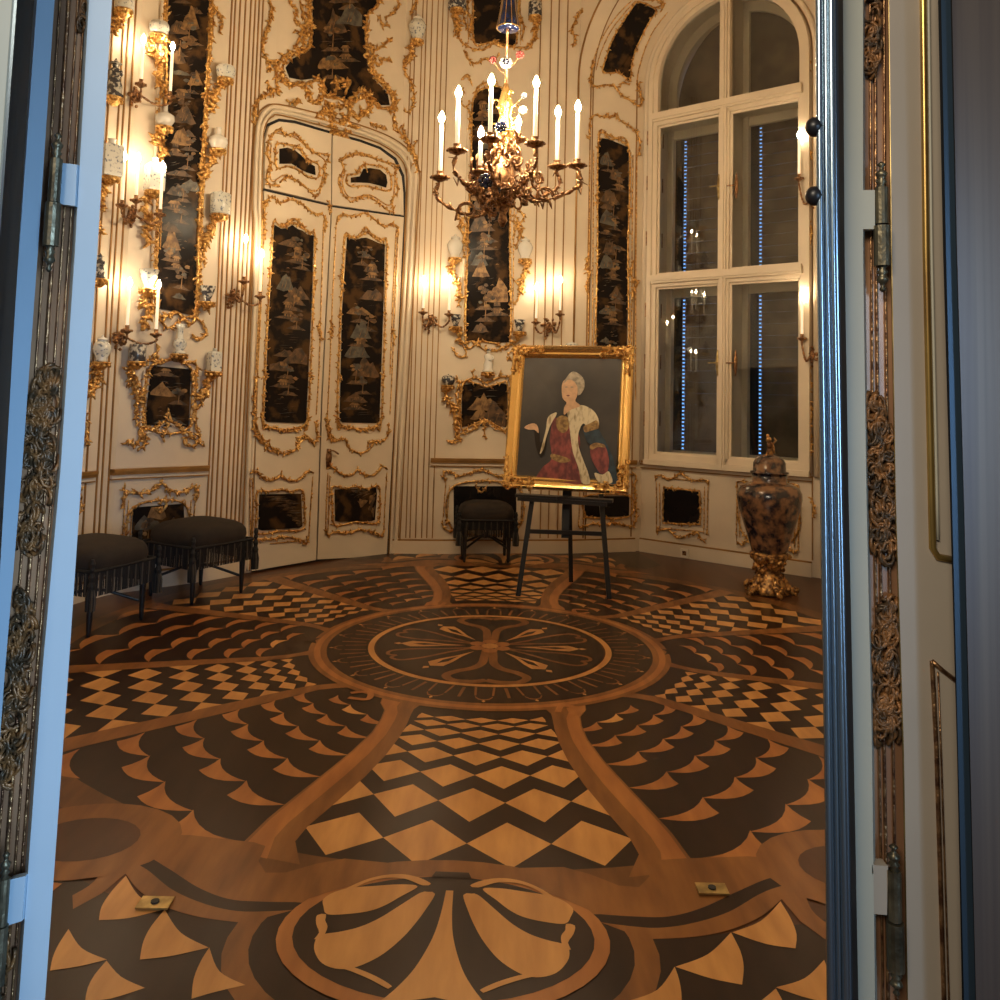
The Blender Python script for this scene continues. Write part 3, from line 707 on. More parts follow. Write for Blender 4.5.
# narrow strip at the far left
t=thing('gilt_garland','carved gilt rocaille strip climbing the wall beside the blue door edge','wall ornament',tuple(W(98,300,0)))
for s in ('E375 0 400 30 415 60','E345 720 355 650 375 640 395 650','E340 780 350 830 345 880 360 900','I330 60 350 80 345 105','I320 280 325 340 315 380','E400 0 395 60'):
    b=MB();vine(b,s,.010,1,.018);b.build('carved_scroll','gold',t,smooth=True)
COB['f1']=console(t,'A495 45 470 70 480 95 462 110 455 130')
COB['f2']=console(t,'A455 395 440 405')
COB['f3']=console(t,'A440 712 425 740 415 780 405 800 402 840')
COB['f4']=console(t,'E405 572 385 600 395 640 370 670 350 710')
COB['f5']=console(t,'E396 240 388 250')
# ---- carved garlands around the door
t=thing('gilt_garland','carved gilt garlands left of the over-door painting','wall ornament',tuple(W(262,80,0)))
for s in ('B200 -40 200 0 208 50 195 100 180 150 172 200 190 240 200 270 188 290','B185 240 220 250 225 300 230 350 240 385','B190 320 200 350 225 360','B230 360 190 380 160 390 145 420 135 450 140 500','B275 -30 285 20 310 40 300 80 330 110 320 150 300 190','B320 0 335 60 355 100 340 150','B300 120 325 130 340 110','B265 400 290 410 320 400 300 425'):
    b=MB();vine(b,s,.012,1.2,.018);b.build('carved_scroll','gold',t,smooth=True)
t=thing('gilt_garland','carved gilt garlands right of the over-door painting with a vase bracket','wall ornament',tuple(W(410,80,0)))
for s in ('B800 -30 760 60','B760 215 735 250 745 300 765 330 775 380 770 430 750 450 735 440','B660 70 690 55 715 20 700 -20','B600 170 620 200 640 190 690 150','B600 230 640 260 650 230','B590 180 620 230 610 270 635 320 660 350','B640 240 670 240 690 250','B600 490 640 510 670 520','B700 440 695 490 720 530 745 560 770 590 780 640 790 690','B725 500 740 540 760 600','B790 560 770 600 790 640','B640 60 650 100 680 100'):
    b=MB();vine(b,s,.012,1.2,.018);b.build('carved_scroll','gold',t,smooth=True)
COB['d1']=console(t,'B788 165 765 190 765 230 740 260')
# over-door painting
panel('lacquer_panel','large black lacquer painting with irregular scrolled gilt frame over the door','B370 -80 372 0 376 120 360 200 290 235 265 270 280 310 330 320 400 310 430 380 480 385 520 400 550 370 600 370 640 420 680 420 670 370 620 320 590 260 580 160 590 60 625 20 650 -80',
 'B360 -80 358 0 366 120 350 195 280 225 248 270 265 325 330 340 400 320 420 380 480 395 525 410 560 395 600 385 635 430 690 425 680 370 630 315 600 260 585 160 592 60 630 20 660 -80',.016,11,
 quad='B385 330 570 330 580 -60 380 -60',
 outer=['B345 -60 352 40 345 130 320 190 260 225 235 260 250 320 290 350','B340 330 350 370 380 410 400 405 415 370 400 320 370 305','B460 380 470 330 455 325 520 325 510 345 500 380','B530 400 520 430 540 470 575 460 600 420 600 390 570 365 540 380 530 410','B560 440 590 450 610 430','B670 440 700 430 695 380 650 320 610 280 590 220','B400 450 430 440 450 470 440 500 480 500 500 480 490 450','B380 470 420 480 460 520 500 530 540 510','B440 530 500 545 520 560','B420 400 450 430 500 420 520 440 510 480 540 520','B390 460 440 450 470 455','B430 470 470 490 510 470'],
 lines=['B352 -60 352 60 345 150 300 205 240 255','B600 80 590 160 605 250 640 310 690 370'],white='B350 -80 350 60 342 150 300 200 250 240 236 285 262 335',orr=.016,leaf=1.3)
# ---------------------------------------------------------------- double door on the curved wall
door=struct('door_1',tuple(W(317,561,0)))
b=MB();plate(b,q('B165 1000 172 560 188 495 235 474 300 482 400 512 450 527 560 557 642 587 705 632 737 700 742 770 742 1000')+q('J669 628 385 648 126 692'),.005,.004);b.build('door_gap_backing','black_gap',door)  # black sheet on the wall, shade painted in behind the leaf gaps
def leafp(nm,t):
    b=MB();plate(b,t,.034,.03);return b.build(nm,'cream',door)
cl=lambda y:331.6-(y-140)*.0365 # centre gap
UL=leafp('door_leaf',q('B178 752 182 560 198 505 238 486 300 494 400 523 446 536 444 816'))
UR=leafp('door_leaf',q('B451 538 560 568 638 597 695 640 726 705 733 770 734 860 448 819'))
LL=leafp('door_leaf',q('B177 764 444 826')+q('J404 0 384 640 128 684'))
LR=leafp('door_leaf',q('B449 829 735 869')+q('J700 0 667 623 390 638 410 0'))
# mouldings
def mould(nm,s,r,off,m,par=None,kind=None):
    b=MB();vine(b,s,r,0,off,0,False,W,step=3,rough=0);return b.build(nm,m,par,smooth=True,kind=kind)
base='P251 567 258 400 264 250'
def pts(*t):
    o=[]
    for s in t:o+=q(s)
    return o
mould('door_frame',pts('P244 572 250 420 256 250','B140 800 148 560 160 480 190 438 240 430 400 468 560 512 680 562 755 620 782 690 778 800','P409 300 402 420 395 557'),.020,.01,'cream',door)
mould('door_frame',pts('P247.5 571 254 420 259.5 250','B158 800 165 560 177 492 205 455 240 447 400 485 560 530 660 572 730 625 758 690 758 800','P404 300 397 420 390 557'),.016,.02,'cream',door)
mould('door_frame_gilt',pts('P249.5 571 256 420 261.5 250','B167 800 172 560 186 492 212 465 240 460 400 500 560 546 650 580 720 632 745 690 747 800','P401.5 300 395 420 388.5 557'),.0065,.034,'rib_gold',door)
mould('door_frame_gilt',pts('P241 572 247 420 253 250','B128 800 136 560 150 468 183 426 240 418 400 455 560 500 690 552 770 615 798 690 795 800','P413 300 406 420 399 557'),.006,.020,'rib_gold',door)
def dpanel(par,nm,pane,frame,outer,lines,seed,quad=None,r=.010,fr=.009,sc=True,white=()):
    b=MB();plate(b,q(pane),.045,.01);o=b.build('lacquer_pane','lacquer_art',par)
    if sc:
        pp=q(pane);scenery(o,q(quad) if quad else [pp[3],pp[2],pp[1],pp[0]],seed,off=.049)
    b=MB();vine(b,q(frame) if frame else q(pane),fr,.7,.045,0,True,step=2);b.build('inner_frame','gold',par,smooth=True)
    for s in outer:
        b=MB();vine(b,s,r,1.0,.045);b.build('carved_scroll','gold',par,smooth=True)
    for s in lines:
        b=MB();vine(b,s,.006,.1,.040,rough=.1);b.build('gilt_moulding','gold',par,smooth=True)
dpanel(UL,'u','B240 595 270 590 300 600 330 625 345 645 380 665 383 700 350 690 330 680 290 655 240 655','B225 580 265 578 310 590 350 635 395 660 392 710 350 705 310 678 270 665 228 668',
 ['B190 570 230 520 270 540 300 535 340 575 380 610 430 620 432 650','B195 560 190 620 205 660 190 690 195 735 240 740','B240 730 270 710 320 730 350 755 385 785 400 770','B430 640 415 670 425 710 405 740 400 775','B290 600 320 590 345 640 370 650'],['B205 570 205 720 270 700 380 765 415 690 418 640 360 600 300 550 215 530'],21,sc=False)
dpanel(UR,'u','B525 710 560 705 575 675 600 672 640 678 665 700 670 730 665 750 640 742 600 732 560 730 525 730','B510 700 550 695 570 660 610 660 655 670 682 700 682 760 640 758 590 745 515 742',
 ['B475 640 520 620 560 612 600 625 650 645 690 655 715 670','B480 630 495 680 475 720 490 770 520 805','B520 810 550 795 590 785 640 815 670 840 700 850','B712 660 700 700 712 760 690 800 695 850','B540 700 575 660 590 690'],['B490 640 560 620 690 665 700 720 680 820 600 780 520 790 490 730 500 690 488 640'],22,sc=False)
dpanel(LL,'m','F220 100 245 115 270 112 290 100 310 115 330 122 350 138 375 142 368 400 345 885 335 893 190 888 180 878 200 450',
 'F214 90 235 100 260 108 290 90 330 112 360 130 380 145 374 400 352 880 330 905 260 918 190 905 172 880 192 450 205 250',
 ['B175 840 190 800 215 790 240 812 280 798 310 805 345 830 380 855 410 858 425 885 420 930','B180 800 178 880 182 960','F150 700 140 760 140 870 155 930 175 960 200 965','J135 80 140 130 165 170 200 185 225 205 260 215 300 200 320 170 350 150 375 175 390 150 385 110 388 80','J180 180 200 205 240 195','J310 190 320 150 350 145 370 175','F165 850 180 905 220 915 260 925 310 920 345 890 355 850','F240 108 265 95 295 75 320 90 345 120 375 135','F190 270 205 290 190 310','F372 320 388 330 375 350','F170 680 185 695 180 720','F352 690 368 710 355 730','F400 480 395 520 410 560','F392 500 405 530 398 560'],
 ['F180 30 165 400 150 700 140 860','F415 80 405 400 395 700 385 860','F170 60 158 400 143 700'],23,quad='F180 885 345 890 375 142 220 108')
dpanel(LR,'m','F510 150 540 160 565 152 585 150 610 160 635 172 660 178 655 400 638 885 625 893 490 890 480 880 490 450',
 'F500 140 530 150 560 145 585 130 615 148 640 165 668 168 662 400 646 880 620 905 560 915 495 905 470 880 482 450 492 300',
 ['F465 100 475 65 500 60 540 65 580 52 620 78 655 105 690 95 712 115 712 150','F440 60 438 0','F500 145 545 148 570 125 585 108 600 130 630 150 660 165','F430 850 430 920 445 960 470 965','J435 80 440 130 470 160 500 155 515 190 560 212 600 195 620 165 650 165 672 140 676 90','J590 190 600 170 630 172','F465 860 485 905 530 912 560 920 610 912 640 890 650 860','F478 300 492 325 480 350','F656 320 668 345 658 370','F470 690 485 705 476 725','F640 690 655 710 645 735','F440 480 450 520 440 560','F452 500 440 540','F685 515 700 545 690 575'],
 ['F465 95 450 400 438 700 430 860','F712 130 700 400 688 700 680 860','F705 120 692 400 680 700'],24,quad='F480 888 638 890 660 175 510 158')
dpanel(LL,'b','J160 378 325 374 330 505 318 512 170 522 155 518','J150 370 200 366 240 358 280 366 330 362 338 440 332 515 240 525 150 532 148 450',
 ['J120 295 145 285 170 310 200 322 225 315 245 300 265 318 300 322 325 310 350 285 375 292','J245 300 248 280','J140 590 145 560 200 558 260 548 320 558 345 575 355 545','J150 280 152 270','J355 285 360 275','J130 570 140 540','J345 560 358 540'],
 ['J130 310 133 440 130 560','J372 305 362 440 355 560','J120 310 122 560','J200 575 330 562'],25)
dpanel(LR,'b','J460 358 625 352 628 375 620 480 605 485 480 488 462 485','J450 348 500 355 545 345 590 355 635 345 640 420 628 490 540 488 460 500 450 420',
 ['J425 275 450 268 475 290 510 302 535 295 550 278 570 295 605 302 630 290 650 265 672 278','J550 278 552 265','J435 552 450 530 500 532 560 520 620 530 645 545 655 520','J430 545 425 515','J650 540 662 515','J640 278 645 262'],
 ['J432 290 426 420 422 540','J668 290 660 420 655 540','J440 300 436 420 432 530'],26)
b=MB();plate(b,q('J430 195 445 195 448 230 442 275 428 275 425 235'),.05,.01);p=W(329,452,.05);s=p+Vector((0,-.03,0));b.tube([p,s],.008);b.tube(cr([s,W(333,450.5,.08),W(338.5,454,.08)],.01),.008)
b.build('door_handle','bronze',door,smooth=True)
# ---------------------------------------------------------------- centre panels of the back wall
t=panel('lacquer_panel','tall black lacquer panel in gilt rococo frame directly behind the chandelier','P471 160 472 110 475 95 482.5 89 495 86 505 90 509 100 510 160 510 250 510 342 495 343 480 341 466 342 467.5 250',None,.010,31,quad='P466 342 510 342 509 92 472 92',
 outer=['G215 510 225 540 250 550 265 530 250 500 240 490','G240 500 290 485 340 520 390 520 430 500 470 505 500 520','G345 520 350 545 340 500','G430 540 450 520 470 530 480 555 445 560 425 545','G245 0 235 30 260 60 250 100 262 150','G265 0 262 60 270 100','G440 0 470 20 480 60 460 110','G452 0 490 30 470 80','G455 240 480 270 475 310 455 340','G262 300 235 330 245 350','C300 380 310 350 345 330 390 325','C255 350 240 400 265 430 280 400','C245 320 270 300 290 345','C250 420 280 450 275 520','C245 830 235 870 265 910 255 960 280 1000','C280 850 250 880 245 930','C470 830 495 870 470 910 490 960 460 1000','C445 860 470 880 450 960'],
 lines=['C275 420 270 640 262 1000','C458 700 455 1000','G262 0 256 480','G455 0 452 480'],white='P468 105 467 180 464 260 462.5 342')
COB['c1']=console(t,'G220 155 205 190 215 230 240 260 235 320')
COB['c2']=console(t,'G500 160 505 200 485 240 495 280 480 290')
COB['c3']=console(t,'G222 430 235 460 240 490')
COB['c4']=console(t,'G478 450 470 480 460 492')
COB['cf']=console(t,'G352 612 352 618')
panel('lacquer_panel','dark lacquer panel cut by the top of the picture, above and behind the chandelier','P473 -50 517 -50 517 30 515 45 503 47 493 42 484 44 474 42 473 0',None,.010,32,
 outer=['C205 60 225 110 240 160 280 190 330 200 380 170 420 180 470 190 510 185 540 150 555 100','C255 200 275 240 305 255 340 235 380 235 400 215','C275 0 270 40 285 90 275 150','C265 20 255 70 275 120','C480 60 495 110 485 160','C540 150 520 190 500 200','C360 190 380 160 400 190'],
 lines=['C268 -60 272 100 275 170','C480 -60 482 180'])
tt=thing('gilt_garland','gilt garlands and two brackets flanking the upper lacquer panel behind the chandelier','wall ornament',tuple(W(455,20,0)))
COB['t1']=console(tt,'C228 40 225 70 235 110 232 140')
COB['t2']=console(tt,'C540 70 545 100 540 130 530 165')
t3=thing('gilt_garland','small hanging gilt garland at the top, right of the chandelier, by the window arch','wall ornament',tuple(W(578,20,0)))
for s in ('C740 -40 745 0 735 40 710 60 700 90 685 120 700 150 690 190','C755 0 740 30 720 50'):
    b=MB();vine(b,s,.011,1.3);b.build('carved_scroll','gold',t3,smooth=True)
t=panel('lacquer_panel','small black lacquer panel in gilt rococo frame partly behind the painting','G250 660 300 652 345 668 400 652 430 658 428 830 385 822 340 800 290 820 245 830',None,.009,33,quad='G245 830 430 830 430 662 250 664',
 outer=['G225 620 240 650 270 640 300 630 345 650 400 628 440 630 460 660','G240 640 225 700 235 760 230 820 235 860 210 885 185 880','G220 860 260 850 290 840 340 805 390 835 430 850','G340 800 338 850 345 880','G300 635 290 610 300 595','G395 625 405 600','G225 840 240 880 210 890','G440 640 450 700 440 780 445 860','G445 850 470 880 490 880'],
 lines=['G240 650 235 840 260 845','G440 650 438 840'],white='G228 650 226 760 228 850 270 842 300 832 340 806 380 836 430 848')
COB['b1']=console(t,'G192 665 182 700 205 740 222 790 218 840')
panel('lacquer_panel','black lacquer dado panel behind the single stool, gilt garland on top','K95 585 345 585 345 760 95 760',None,.009,34,scene=False,pm='lacquer',
 outer=['K60 565 55 530 80 525 110 545 150 535 200 520 230 525 270 545 310 545 340 530 370 525','K180 580 205 610 230 580','K200 520 212 508','K50 720 55 750 85 765 100 745','K60 720 85 740','K350 740 375 720'],lines=['K65 550 52 720','K78 580 68 740','K370 550 365 730'])
# panels in the splayed window reveal
panel('lacquer_panel','tall narrow lacquer panel beside the window, rising behind the framed painting','D115 550 160 558 235 590 232 1000 226 1620 108 1620 110 1000',None,.009,35,quad='D108 1620 226 1620 235 590 115 556',
 outer=['D78 560 80 490 100 460 140 468 180 465 205 485 240 505 272 540 280 590 270 625','D110 540 130 530 165 545 200 560 235 585','D150 470 155 450','D185 470 190 450','D100 780 112 800 100 820','D230 820 242 840 232 860','G755 130 745 190 760 220 745 260 752 300','G770 200 735 215','G935 160 925 220 950 250 930 290 928 325','G945 240 915 250'],
 lines=['D80 600 76 1000 72 1600','D268 620 264 1000 262 1600','D95 600 92 1000 88 1600','D252 620 248 1000 246 1600'])
panel('lacquer_panel','black lacquer dado panel in the window reveal behind the easel','K620 625 798 625 796 705 640 710 620 695',None,.009,36,scene=False,pm='lacquer',
 outer=['K825 540 820 600 825 700 815 745','K595 720 600 750 650 735 700 740 730 730 770 740 820 745','K590 540 595 600','K590 530 620 545 680 535 720 550 780 540 822 535'],lines=['K810 560 805 720','K600 560 596 730'])
panel('lacquer_panel','dark lacquer dado panel left below the window','L175 358 190 352 305 364 318 372 320 485 305 497 185 492 172 480',None,.009,37,scene=False,pm='lacquer',
 outer=['L140 305 165 300 190 318 220 308 240 292 265 310 300 322 330 318 355 325','L238 295 240 285','L145 530 165 520 195 520 220 545 240 552 270 540 310 530 325 560 345 555','L355 320 352 345','L345 540 350 520','L140 300 142 325','L145 530 148 505'],lines=['L145 325 145 515','L158 330 160 510','L352 340 348 540','L338 345 335 535','L165 310 340 328','L165 512 335 528'])
panel('lacquer_panel','gilt framed dado panel right below the window, hidden behind the big urn','L490 365 695 380 690 560 500 545',None,.008,38,scene=False,pm='cream',
 outer=['L465 330 490 325 520 345 560 330 600 345 650 345 680 335 715 342','L465 565 490 580 510 565 600 560 660 590 690 605 715 600','L465 330 470 350','L715 345 712 380'],lines=['L468 340 465 560','L480 350 478 550','L715 350 712 600','L700 355 697 590'])
# curved panel in the niche arch
panel('lacquer_panel','curved black lacquer panel set in the arch above the window','D272 8 345 40 322 80 300 120 280 160 262 200 248 260 240 325 215 305 190 290 165 292 130 285 145 230 160 180 185 130 210 90 240 45',None,.009,39,scene=False,mp=AR,
 outer=['D85 320 100 345 150 340 185 350 205 380 240 400 280 425 285 395 275 350 280 325','D90 240 85 300 75 330','D200 350 210 330 240 340','D290 0 350 0 375 20 360 50','D340 30 370 20 350 10'],
 lines=['D80 330 95 240 130 150 190 60 250 0','D105 280 120 220 160 130 215 55 265 0','D265 340 285 240 330 130 390 50'],)
# gilt strip on the right reveal of the window
t=thing('gilt_garland','thin carved gilt strips on the pale pier between window and steel column','wall ornament',(2.62,7.0,2))
for s in ('D950 200 955 240 950 290','D955 880 965 930 955 1000','H755 0 758 60 750 100','H758 560 760 640 755 700','H755 780 760 850 752 900','L760 0 765 60 758 110 765 190 758 220','L765 390 775 430 770 470','D962 600 966 640'):
    b=MB();vine(b,s,.010,1.2,.03);b.build('carved_scroll','gold',t,smooth=True)
ribs('',[812.5],py=440)
# ---------------------------------------------------------------- porcelain on the brackets
# profile in metres as (radius, height); scaled by h
def jar(P,h,kind,label,mats='porcelain',group='porcelain on the gilt wall brackets',cat='vase'):
    x,y,z=P
    t=thing('porcelain_vase' if kind not in('fig','bird') else 'porcelain_figure',label,cat if kind!='fig' else 'figurine',(x,y,z),group);b=MB();d=MB()
    if kind=='round':
        b.lathe([(.25*h,0),(.28*h,.05*h),(.42*h,.3*h),(.40*h,.5*h),(.22*h,.62*h),(.11*h,.68*h),(.09*h,.98*h),(.12*h,1.0*h)],P,14)
    elif kind=='cup':
        b.lathe([(.22*h,0),(.24*h,.06*h),(.20*h,.14*h),(.38*h,.55*h),(.50*h,1.0*h),(.46*h,1.0*h),(.36*h,.6*h)],P,14)
    elif kind=='bowl':
        b.lathe([(.35*h,0),(.5*h,.1*h),(.62*h,.45*h),(.60*h,.7*h),(.52*h,.78*h)],P,14);d.lathe([(.54*h,.76*h),(.50*h,.84*h),(.2*h,.92*h),(.05*h,.94*h),(.06*h,1.02*h),(.01*h,1.04*h)],P,12)
    elif kind=='jar':
        b.lathe([(.18*h,0),(.22*h,.04*h),(.19*h,.1*h),(.30*h,.35*h),(.34*h,.55*h),(.26*h,.72*h),(.15*h,.78*h),(.17*h,.82*h)],P,14);d.lathe([(.20*h,.81*h),(.18*h,.88*h),(.05*h,.94*h),(.05*h,1.0*h),(.01*h,1.02*h)],P,12)
    elif kind=='slim':
        b.lathe([(.20*h,0),(.22*h,.05*h),(.12*h,.12*h),(.22*h,.3*h),(.20*h,.42*h),(.10*h,.52*h),(.09*h,.8*h),(.17*h,1.0*h),(.14*h,1.0*h)],P,14)
    elif kind=='box':
        w=.36*h
        prof=[(w,0),(w*1.02,.05*h),(w*1.02,.85*h),(w*.9,.92*h),(w*.5,.95*h)]
        b.lathe(prof,P,4);d.lathe([(.12*h,.94*h),(.10*h,1.08*h),(.13*h,1.1*h)],P,8)
    elif kind=='cyl':
        b.lathe([(.42*h,0),(.44*h,.03*h),(.44*h,.9*h),(.40*h,.93*h)],P,16);d.lathe([(.3*h,.93*h),(.1*h,.97*h),(.06*h,1.05*h),(.01*h,1.08*h)],P,8)
    elif kind=='fig':
        b.lathe([(.22*h,0),(.24*h,.06*h),(.18*h,.12*h),(.20*h,.3*h),(.14*h,.5*h),(.19*h,.68*h),(.08*h,.78*h)],P,10);b.blob(Vector(P)+Vector((0,0,.85*h)),.09*h,n=8)
        b.tube(cr([Vector(P)+Vector((.15*h,0,.7*h)),Vector(P)+Vector((.2*h,-.1*h,.55*h)),Vector(P)+Vector((.02*h,-.2*h,.5*h))],.02),.04*h)
        d.lathe([(.16*h,.90*h),(.06*h,.95*h),(.01*h,1.04*h)],P,10)
    b.build('vase_body' if kind!='fig' else 'figure_body',mats,t,smooth=kind!='box')
    if d.v:d.build('lid' if kind!='fig' else 'hat','porcelain_dark' if mats=='porcelain_dark' or kind=='fig' else 'porcelain_white',t,smooth=True)
    return t
jar(COB['l1'],.115,'bowl','white and blue lidded bowl, uppermost on the left side of the tall lacquer panel')
jar(COB['l2'],.165,'round','round white porcelain bottle on gilt bracket left of the tall panel','porcelain_white')
jar(COB['l3'],.22,'box','square painted porcelain tea jar on bracket left of the tall panel, beside a lit candle')
jar(COB['l4'],.14,'cup','blue patterned beaker on lowest bracket left of the tall panel')
jar(COB['r1'],.12,'bowl','small pale lidded bowl, uppermost on the right side of the tall lacquer panel')
jar(COB['r2'],.17,'round','white porcelain bottle with dark ribbon on bracket right of the tall panel','porcelain_white')
jar(COB['r3'],.175,'cyl','pale cylindrical porcelain jar with brown figures right of the tall panel')
jar(COB['r4'],.12,'cup','small dark patterned beaker on lowest bracket right of the tall panel','porcelain_dark')
jar(COB['l5'],.13,'cyl','dark green cylindrical jar on bracket left above the small left-wall panel','porcelain_dark')
jar(COB['r5'],.16,'box','small square printed tea caddy on bracket at the right of the small left-wall panel')
jar(COB['fig'],.22,'slim','slender pale porcelain vase standing on top of the small left-wall panel','porcelain')
jar(COB['f1'],.15,'cyl','patterned porcelain jar at the very top left beside the blue door')
jar(COB['f2'],.27,'fig','robed porcelain figure with dark hat on the far left bracket','porcelain_dark')
jar(COB['f3'],.24,'box','large square porcelain caddy with two necks half hidden by the blue door')
jar(COB['f4'],.18,'jar','blue and white baluster jar with red rim, beside the blue door edge')
jar(COB['f5'],.17,'fig','small dark porcelain figure touching the blue door edge','porcelain_dark')
jar(COB['d1'],.25,'jar','slender blue and white vase on the bracket between door and chandelier','porcelain')
jar(COB['c1'],.22,'jar','white vase with brown marks left of the panel behind the chandelier','porcelain_white')
jar(COB['c2'],.21,'jar','white vase right of the panel behind the chandelier','porcelain_white')
jar(COB['c3'],.11,'cup','small grey green cup at the lower left of the central lacquer panel','porcelain_dark')
jar(COB['c4'],.11,'cup','small grey green cup at the lower right of the central lacquer panel','porcelain_dark')
jar(COB['cf'],.22,'fig','small pale figurine between the two central lacquer panels','porcelain_white')
jar(COB['b1'],.10,'bowl','dark little bowl on the bracket left of the painting frame','porcelain_dark')
jar(COB['t1'],.20,'cyl','dark patterned vase on the upper bracket left above the chandelier','porcelain_dark')
jar(COB['t2'],.15,'cyl','dark patterned vase on the upper bracket right above the chandelier','porcelain_dark')
p=W(572,347,.08);jar(p-Vector((0,0,.05)),.10,'bowl','small blue and white lidded bowl peeping over the top of the painting frame')
pc=MB();pc.lathe([(.01,-.12),(.03,-.06),(.06,-.01),(.07,0)],p-Vector((0,0,.05)),10);tag(pc.build('wall_bracket','gold',org=tuple(p),smooth=True),'gilt bracket hidden behind the painting carrying a little bowl','bracket')
# ---------------------------------------------------------------- wall candelabra
def candle(par,P,h,r=.011,fm='flame_wall'):
    P=Vector(P);b=MB();b.lathe([(r,0),(r,h*.97),(r*.6,h)],P,10);c=b.build('candle','candle',par,smooth=True)
    b=MB();f=r*1.6;b.lathe([(f*.25,0),(f*.8,f*.8),(f,f*1.8),(f*.7,f*2.7),(f*.1,f*3.9)],P+Vector((0,0,h)),8);b.build('flame',fm,c,smooth=True)
def cup(b,P,r=.035,m=0):
    P=Vector(P);b.lathe([(r*.2,-.03),(r*.9,-.012),(r*1.1,0),(r*.9,.004),(r*.42,.006),(r*.38,.03),(r*.45,.034)],P,12,m)
    for i in range(8):
        a=i*PI/4;b.blob(P+Vector((r*math.cos(a),r*math.sin(a),-.004)),.009,n=5,m=m)
def sconce(label,fx,fy,cs,mp=W,fdepth=.05,cdep=.14):
    B=mp(fx,fy,0);t=thing('wall_sconce',label,'candle sconce',tuple(B),'candle sconces on the cream walls')
    b=MB();m=MB();x0=Vector((fx,fy))
    for k in range(16):
        a=R.random()*2*PI;rd=R.uniform(1,7.5);p=mp(fx+rd*math.cos(a),fy+rd*math.sin(a)*1.1+2,R.uniform(.02,.07))
        b.blob(p,R.uniform(.012,.022),R.uniform(.012,.02),R.uniform(.01,.018),n=6,jit=.5)
    b.blob(mp(fx,fy+3,.035),.03,.03,.05,n=8,jit=.3)
    for k in range(5):
        p=mp(fx-2+R.uniform(-3,3),fy+8+k*1.6,R.uniform(.02,.05));b.blob(p,.013,n=5,jit=.4)
    b.build('flower_cluster','bronze',t,smooth=False)
    for i,(cx,cf,cy) in enumerate(cs):
        P=mp(cx,cy,cdep);S=mp(fx,fy,.05);lo=mp((cx*.6+fx*.4),max(cy,fy)+9,.10)
        vine(m,[],0) if 0 else None
        L_=cr([S,lo,mp(cx,cy+7,cdep),P+Vector((0,0,-.02))],.012);m.tube(L_,[.008+.003*math.sin(j*1.9) for j in range(len(L_))],6)
        for j in range(0,len(L_),2):m.blob(L_[j],.010,n=5,jit=.5)
        cup(m,P,.036)
        Q=mp(cx,cf,cdep);candle(t,P+Vector((0,0,.03)),max(.06,(Q-P).z-.05))
    m.build('sconce_arm','bronze',t,smooth=True);return t
sconce('dark flower sconce with two candles, highest one on the left wall',136,92,[(141,40,84),(170,47,96)])
sconce('dark flower sconce with candles beside the square porcelain tea jar, left wall',131,212,[(122,157,205),(136,159,200),(160,167,214)])
sconce('dark flower sconce with two candles low on the left wall above the dark green jar',121,335,[(127,284,330),(156,286,334)])
sconce('two candle bronze sconce immediately left of the tall door',233,293,[(244,240,281),(260,255,296)])
sconce('two candle flower sconce between door and central lacquer panel',430,318,[(423,281,312),(449,280,314)])
sconce('two candle flower sconce on the wall just above the framed painting',549,324,[(536,288,322),(560,281,314)])
sconce('single visible candle branch on the window pier, upper of two by the steel column',813,195,[(799,136,178)],cdep=.10)
sconce('single visible candle branch on the window pier, lower of two by the steel column',812,352,[(802,296,338)],cdep=.10)
# ---------------------------------------------------------------- chandelier
D=5.1
ax=atY(504,165,D);t=thing('chandelier','ornate gilt bronze chandelier with eight lit candles and porcelain flowers hanging in the middle','chandelier',(ax.x,ax.y,2.5))
CH=[(440,117,177,5.10),(457,92,150,4.85),(490,80,139,4.72),(480,132,172,4.95),(518,121,139,5.35),(535,82,143,4.8),(557,111,166,5.3),(577,106,165,5.15)]
arm=MB();leafs=MB()
for i,(x,fy,cy,d) in enumerate(CH):
    P=atY(x,cy,d);Q=atY(x,fy+3,d);b=MB()
    cup(b,P,.055);b.build('drip_pan','bronze',t,smooth=True)
    candle(t,P+Vector((0,0,.03)),Q.z-P.z-.05,.012,'flame')
    c0=Vector((ax.x,ax.y,P.z-.10));v=P-c0;v.z=0
    b=MB();L_=cr([c0+Vector((0,0,.02)),c0+v*.35+Vector((0,0,-.13)),c0+v*.75+Vector((0,0,-.10)),c0+v*1.05+Vector((0,0,-.02)),P+Vector((0,0,-.025))],.015)
    b.tube(L_,[.010+.005*math.sin(j*1.3) for j in range(len(L_))],7)
    s=Vector((-v.y,v.x,0)).normalized()
    for sg in (1,-1):
        a0=c0+v*.55+Vector((0,0,-.10));C2=[a0+Vector((0,0,1))*(.055*math.sin(tt)*(1-tt/9))+v.normalized()*(.06*math.cos(tt)*(1-tt/9))+s*sg*.02 for tt in [k*.5 for k in range(12)]]
        b.tube(C2,.007,6)
    for j in range(2,len(L_),2):
        b.blob(L_[j]+Vector((R.uniform(-.01,.01),R.uniform(-.01,.01),R.uniform(-.012,.012))),.014,.014,.009,n=5,jit=.6)
        if R.random()<.5:b.tube([L_[j],L_[j]+Vector((R.uniform(-.03,.03),R.uniform(-.03,.03),R.uniform(-.05,.04))),L_[j]+Vector((R.uniform(-.05,.05),R.uniform(-.05,.05),R.uniform(-.04,.05)))],[.008,.007,.002],5)
    e=L_[len(L_)//2];b.tube([e,e+Vector((.01,0,-.03)),e+Vector((0.02,0,-.06))],[.008,.009,.002],5)
    b.build('chandelier_arm','bronze',t,smooth=True)
b=MB()
